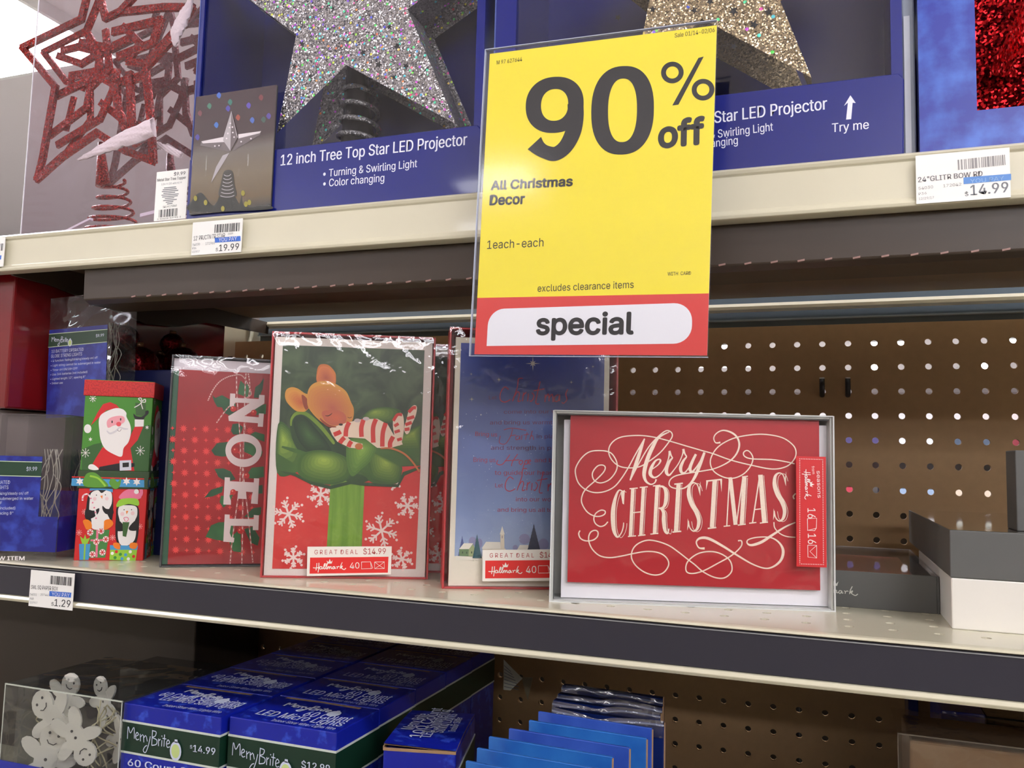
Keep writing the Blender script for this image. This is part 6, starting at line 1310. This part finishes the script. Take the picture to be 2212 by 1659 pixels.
for k in range(14):
    x, z = gpos(r.choice((75, 90, 200, 215)) + r.uniform(-12, 12), 1530, .02); pts = [(x + r.uniform(-.010, .010), .02 + .02 * r.random(), z - .010 * j + .004 * r.uniform(-1, 1)) for j in range(6)]
    m.tube(catmull(pts, False, 6), .0006, WRM, 5)
o = m.build('strand', t); o['kind'] = 'stuff'
# hanging tags behind the LED rows, and goods at the right
t = thing('shelf_talker', 'white striped paper tag hanging behind the LED boxes', 'tag', tuple(hit((1088, 1425), 'y', -.13)))
q = [hit(p, 'y', -.13) for p in P5([(322, 155), (470, 305), (375, 400), (320, 395)])]; o_ = q[0]
m = MB(); m.prism([(v.x - o_.x, v.z - o_.z) for v in q], 0, .0006, M('tag_paper', (196, 196, 178), .6), 'y'); m.build('tag', t)
a = Art(tuple(o_), 0, 'y', 0)
for k in range(7): a.line(P5([(326, 200 + 28 * k), (min(440, 380 + 12 * k), 250 + 24 * k)]), 1.5, GREY_INK, 1, False)
a.build('print', t)
t = thing('paper_sheet', 'loose cream paper corner beside the striped tag', 'tag', tuple(hit((1130, 1463), 'y', -.08)))
q = [hit(p, 'y', -.08) for p in P5([(465, 305), (555, 310), (515, 490)])]; o_ = t.location
m = MB(); m.prism([(v.x - o_.x, v.z - o_.z) for v in q], 0, .0006, M('aged_paper', (150, 138, 110), .7), 'y'); m.build('sheet', t)
kx = hit((1938, 1582), 'y', -.25); t = thing('kraft_box', 'brown kraft box under clear film at the lower right', 'box', (kx.x, -.25, LZ))
m = MB(); m.box(.008, .25, 0, .07, 0, kx.z - LZ - .004, KRAFT); m.build('carton', t, .002)
kf = film('kraft_wrap', haze=.04, bump=.4, scale=20, boost=1.0); m = MB(); hk = kx.z - LZ
m.add([(0, -.002, 0), (.25, -.002, 0), (.25, -.002, hk), (0, -.002, hk)], [(0, 1, 2, 3)], kf); m.add([(0, -.002, hk), (.25, -.002, hk), (.25, .07, hk), (0, .07, hk)], [(0, 1, 2, 3)], kf); m.build('clear_wrap', t)
m = MB(); m.box(0, .25, -.0024, -.0018, hk - .0006, hk + .0004, M('wrap_fold', (140, 128, 116), .3)); m.box(0, .0006, -.0024, -.0018, 0, hk, M('wrap_fold', (140, 128, 116), .3)); m.build('wrap_fold', t)
bq = hit((2033, 1534), 'y', -.17); bq2 = hit((2130, 1600), 'y', -.17); t = thing('foil_pack', 'crinkled bright blue pack end behind the kraft box', 'package', (bq.x, -.17, LZ)); wb = bq2.x - bq.x
m = MB(); m.box(0, wb, 0, .08, 0, bq.z - LZ, M('pack_royal_blue', (40, 56, 190), .3, coat=.5)); m.build('pack', t, .001)
m = MB(); sheet(m, lambda u, v: (wb * u, -.0015 - .0014 * abs(math.sin(5 * u + 8 * v)) , (bq.z - LZ) - .030 * (1 - v)), 24, 24, film('blue_pack_film', haze=.05, bump=.7, scale=50, boost=1.7, rough=.08)); m.build('shrink_film', t)
t = thing('foil_pack', 'black pack lying right of the bright blue one behind the kraft box', 'package', (bq.x + wb + .001, -.17, LZ))
m = MB(); m.box(0, .14, 0, .08, 0, bq.z - LZ - .001, M('pack_black', (18, 20, 24), .2, coat=.8, bump=.6, scale=60)); m.build('pack', t, .001)
vx = hit((1962, 1530), 'y', -.05).x; vx2 = hit((1984, 1530), 'y', -.05).x
t = thing('narrow_pack', 'thin dark blue carton standing against the pegboard at lower right', 'package', (vx, -.05, LZ))
m = MB(); m.box(0, vx2 - vx, 0, .04, 0, -.285 - LZ, M('pack_dark_blue', (22, 34, 104), .35, coat=.4)); m.build('carton', t, .001)
t = thing('dark_back_block', 'dark brown block added to stand for the dim back left of the lower shelf', 'box', (-1.15, -.14, LZ))
m = MB(); m.box(0, .60, 0, .12, 0, .185, M('dark_back_tone', (64, 54, 44), .6, noise=.1, scale=8)); m.build('carton', t, .002)  # added block, the darkness of the shelf back put into its colour
# clear empty trays at the back left
for k, (px, py, y, w0, h0, lb) in enumerate(((40, 1480, -.30, .10, .05, 'empty smoky clear tray at the back left of the lower shelf'), (260, 1440, -.20, .14, .055, 'larger clear tray deep behind the gingerbread lights'))):
    c = hit((px, py), 'y', y); t = thing('clear_tray', lb, 'tray', (c.x, y, LZ)); hh_ = c.z - LZ
    m = MB(); sm = film('smoky_film', haze=.06, bump=.3, scale=12, boost=1.0, tint=(190, 188, 180))
    for q in ([(0,0,0),(w0,0,0),(w0,0,hh_),(0,0,hh_)], [(w0,0,0),(w0,h0,0),(w0,h0,hh_),(w0,0,hh_)], [(0,0,hh_),(w0,0,hh_),(w0,h0,hh_),(0,h0,hh_)]): m.add(q, [(0, 1, 2, 3)], sm)
    m.build('clear_shell', t)
    m = MB(); m.box(.002, w0 - .002, .003, h0 - .003, 0, hh_ * .82, M('dark_green_goods', (30, 50, 32) if k == 0 else (60, 52, 44), .6)); m.build('contents', t)
# ---------------------------------------------------------------- goods of the next aisle, glimpsed through the peg holes
cols = [(206, 210, 224), (60, 74, 96), (190, 60, 80), (150, 170, 200), (214, 196, 176), (44, 52, 70), (226, 170, 190), (90, 110, 140), (196, 190, 180), (70, 60, 110)]
t = thing('far_gondola', 'white shelving of the next aisle behind the pegboard', 'shelving', (0, 1.5, FLOOR_Z))
m = MB(); m.box(-3, 3, .30, .33, 0, 1.50, M('gondola_white', (206, 202, 200), .6)); m.build('back_panel', t)
for z in (.5, .88, 1.13, 1.38):
    m = MB(); m.box(-3, 3, 0, .30, z - .02, z, CREAM); m.build('shelf', t)
r = random.Random(4); n = 0
for z, hmin, hmax in ((.88, .14, .21), (1.13, .12, .20), (1.38, .03, .06)):
    x = -.9
    while x < 1.6:
        wd = r.uniform(.10, .19); c = cols[n % len(cols)]; n += 1; h_ = r.uniform(hmin, hmax)
        t = thing('product_box', 'plain carton on the next aisle shelving, glimpsed through peg holes', 'box', (x, 1.53, FLOOR_Z + z), 0, 'cartons of the next aisle'); m = MB(); m.box(0, wd, 0, .2, 0, h_, M('far_goods_%d' % (n % len(cols)), c, .5)); m.build('carton', t); x += wd + r.uniform(.004, .03)
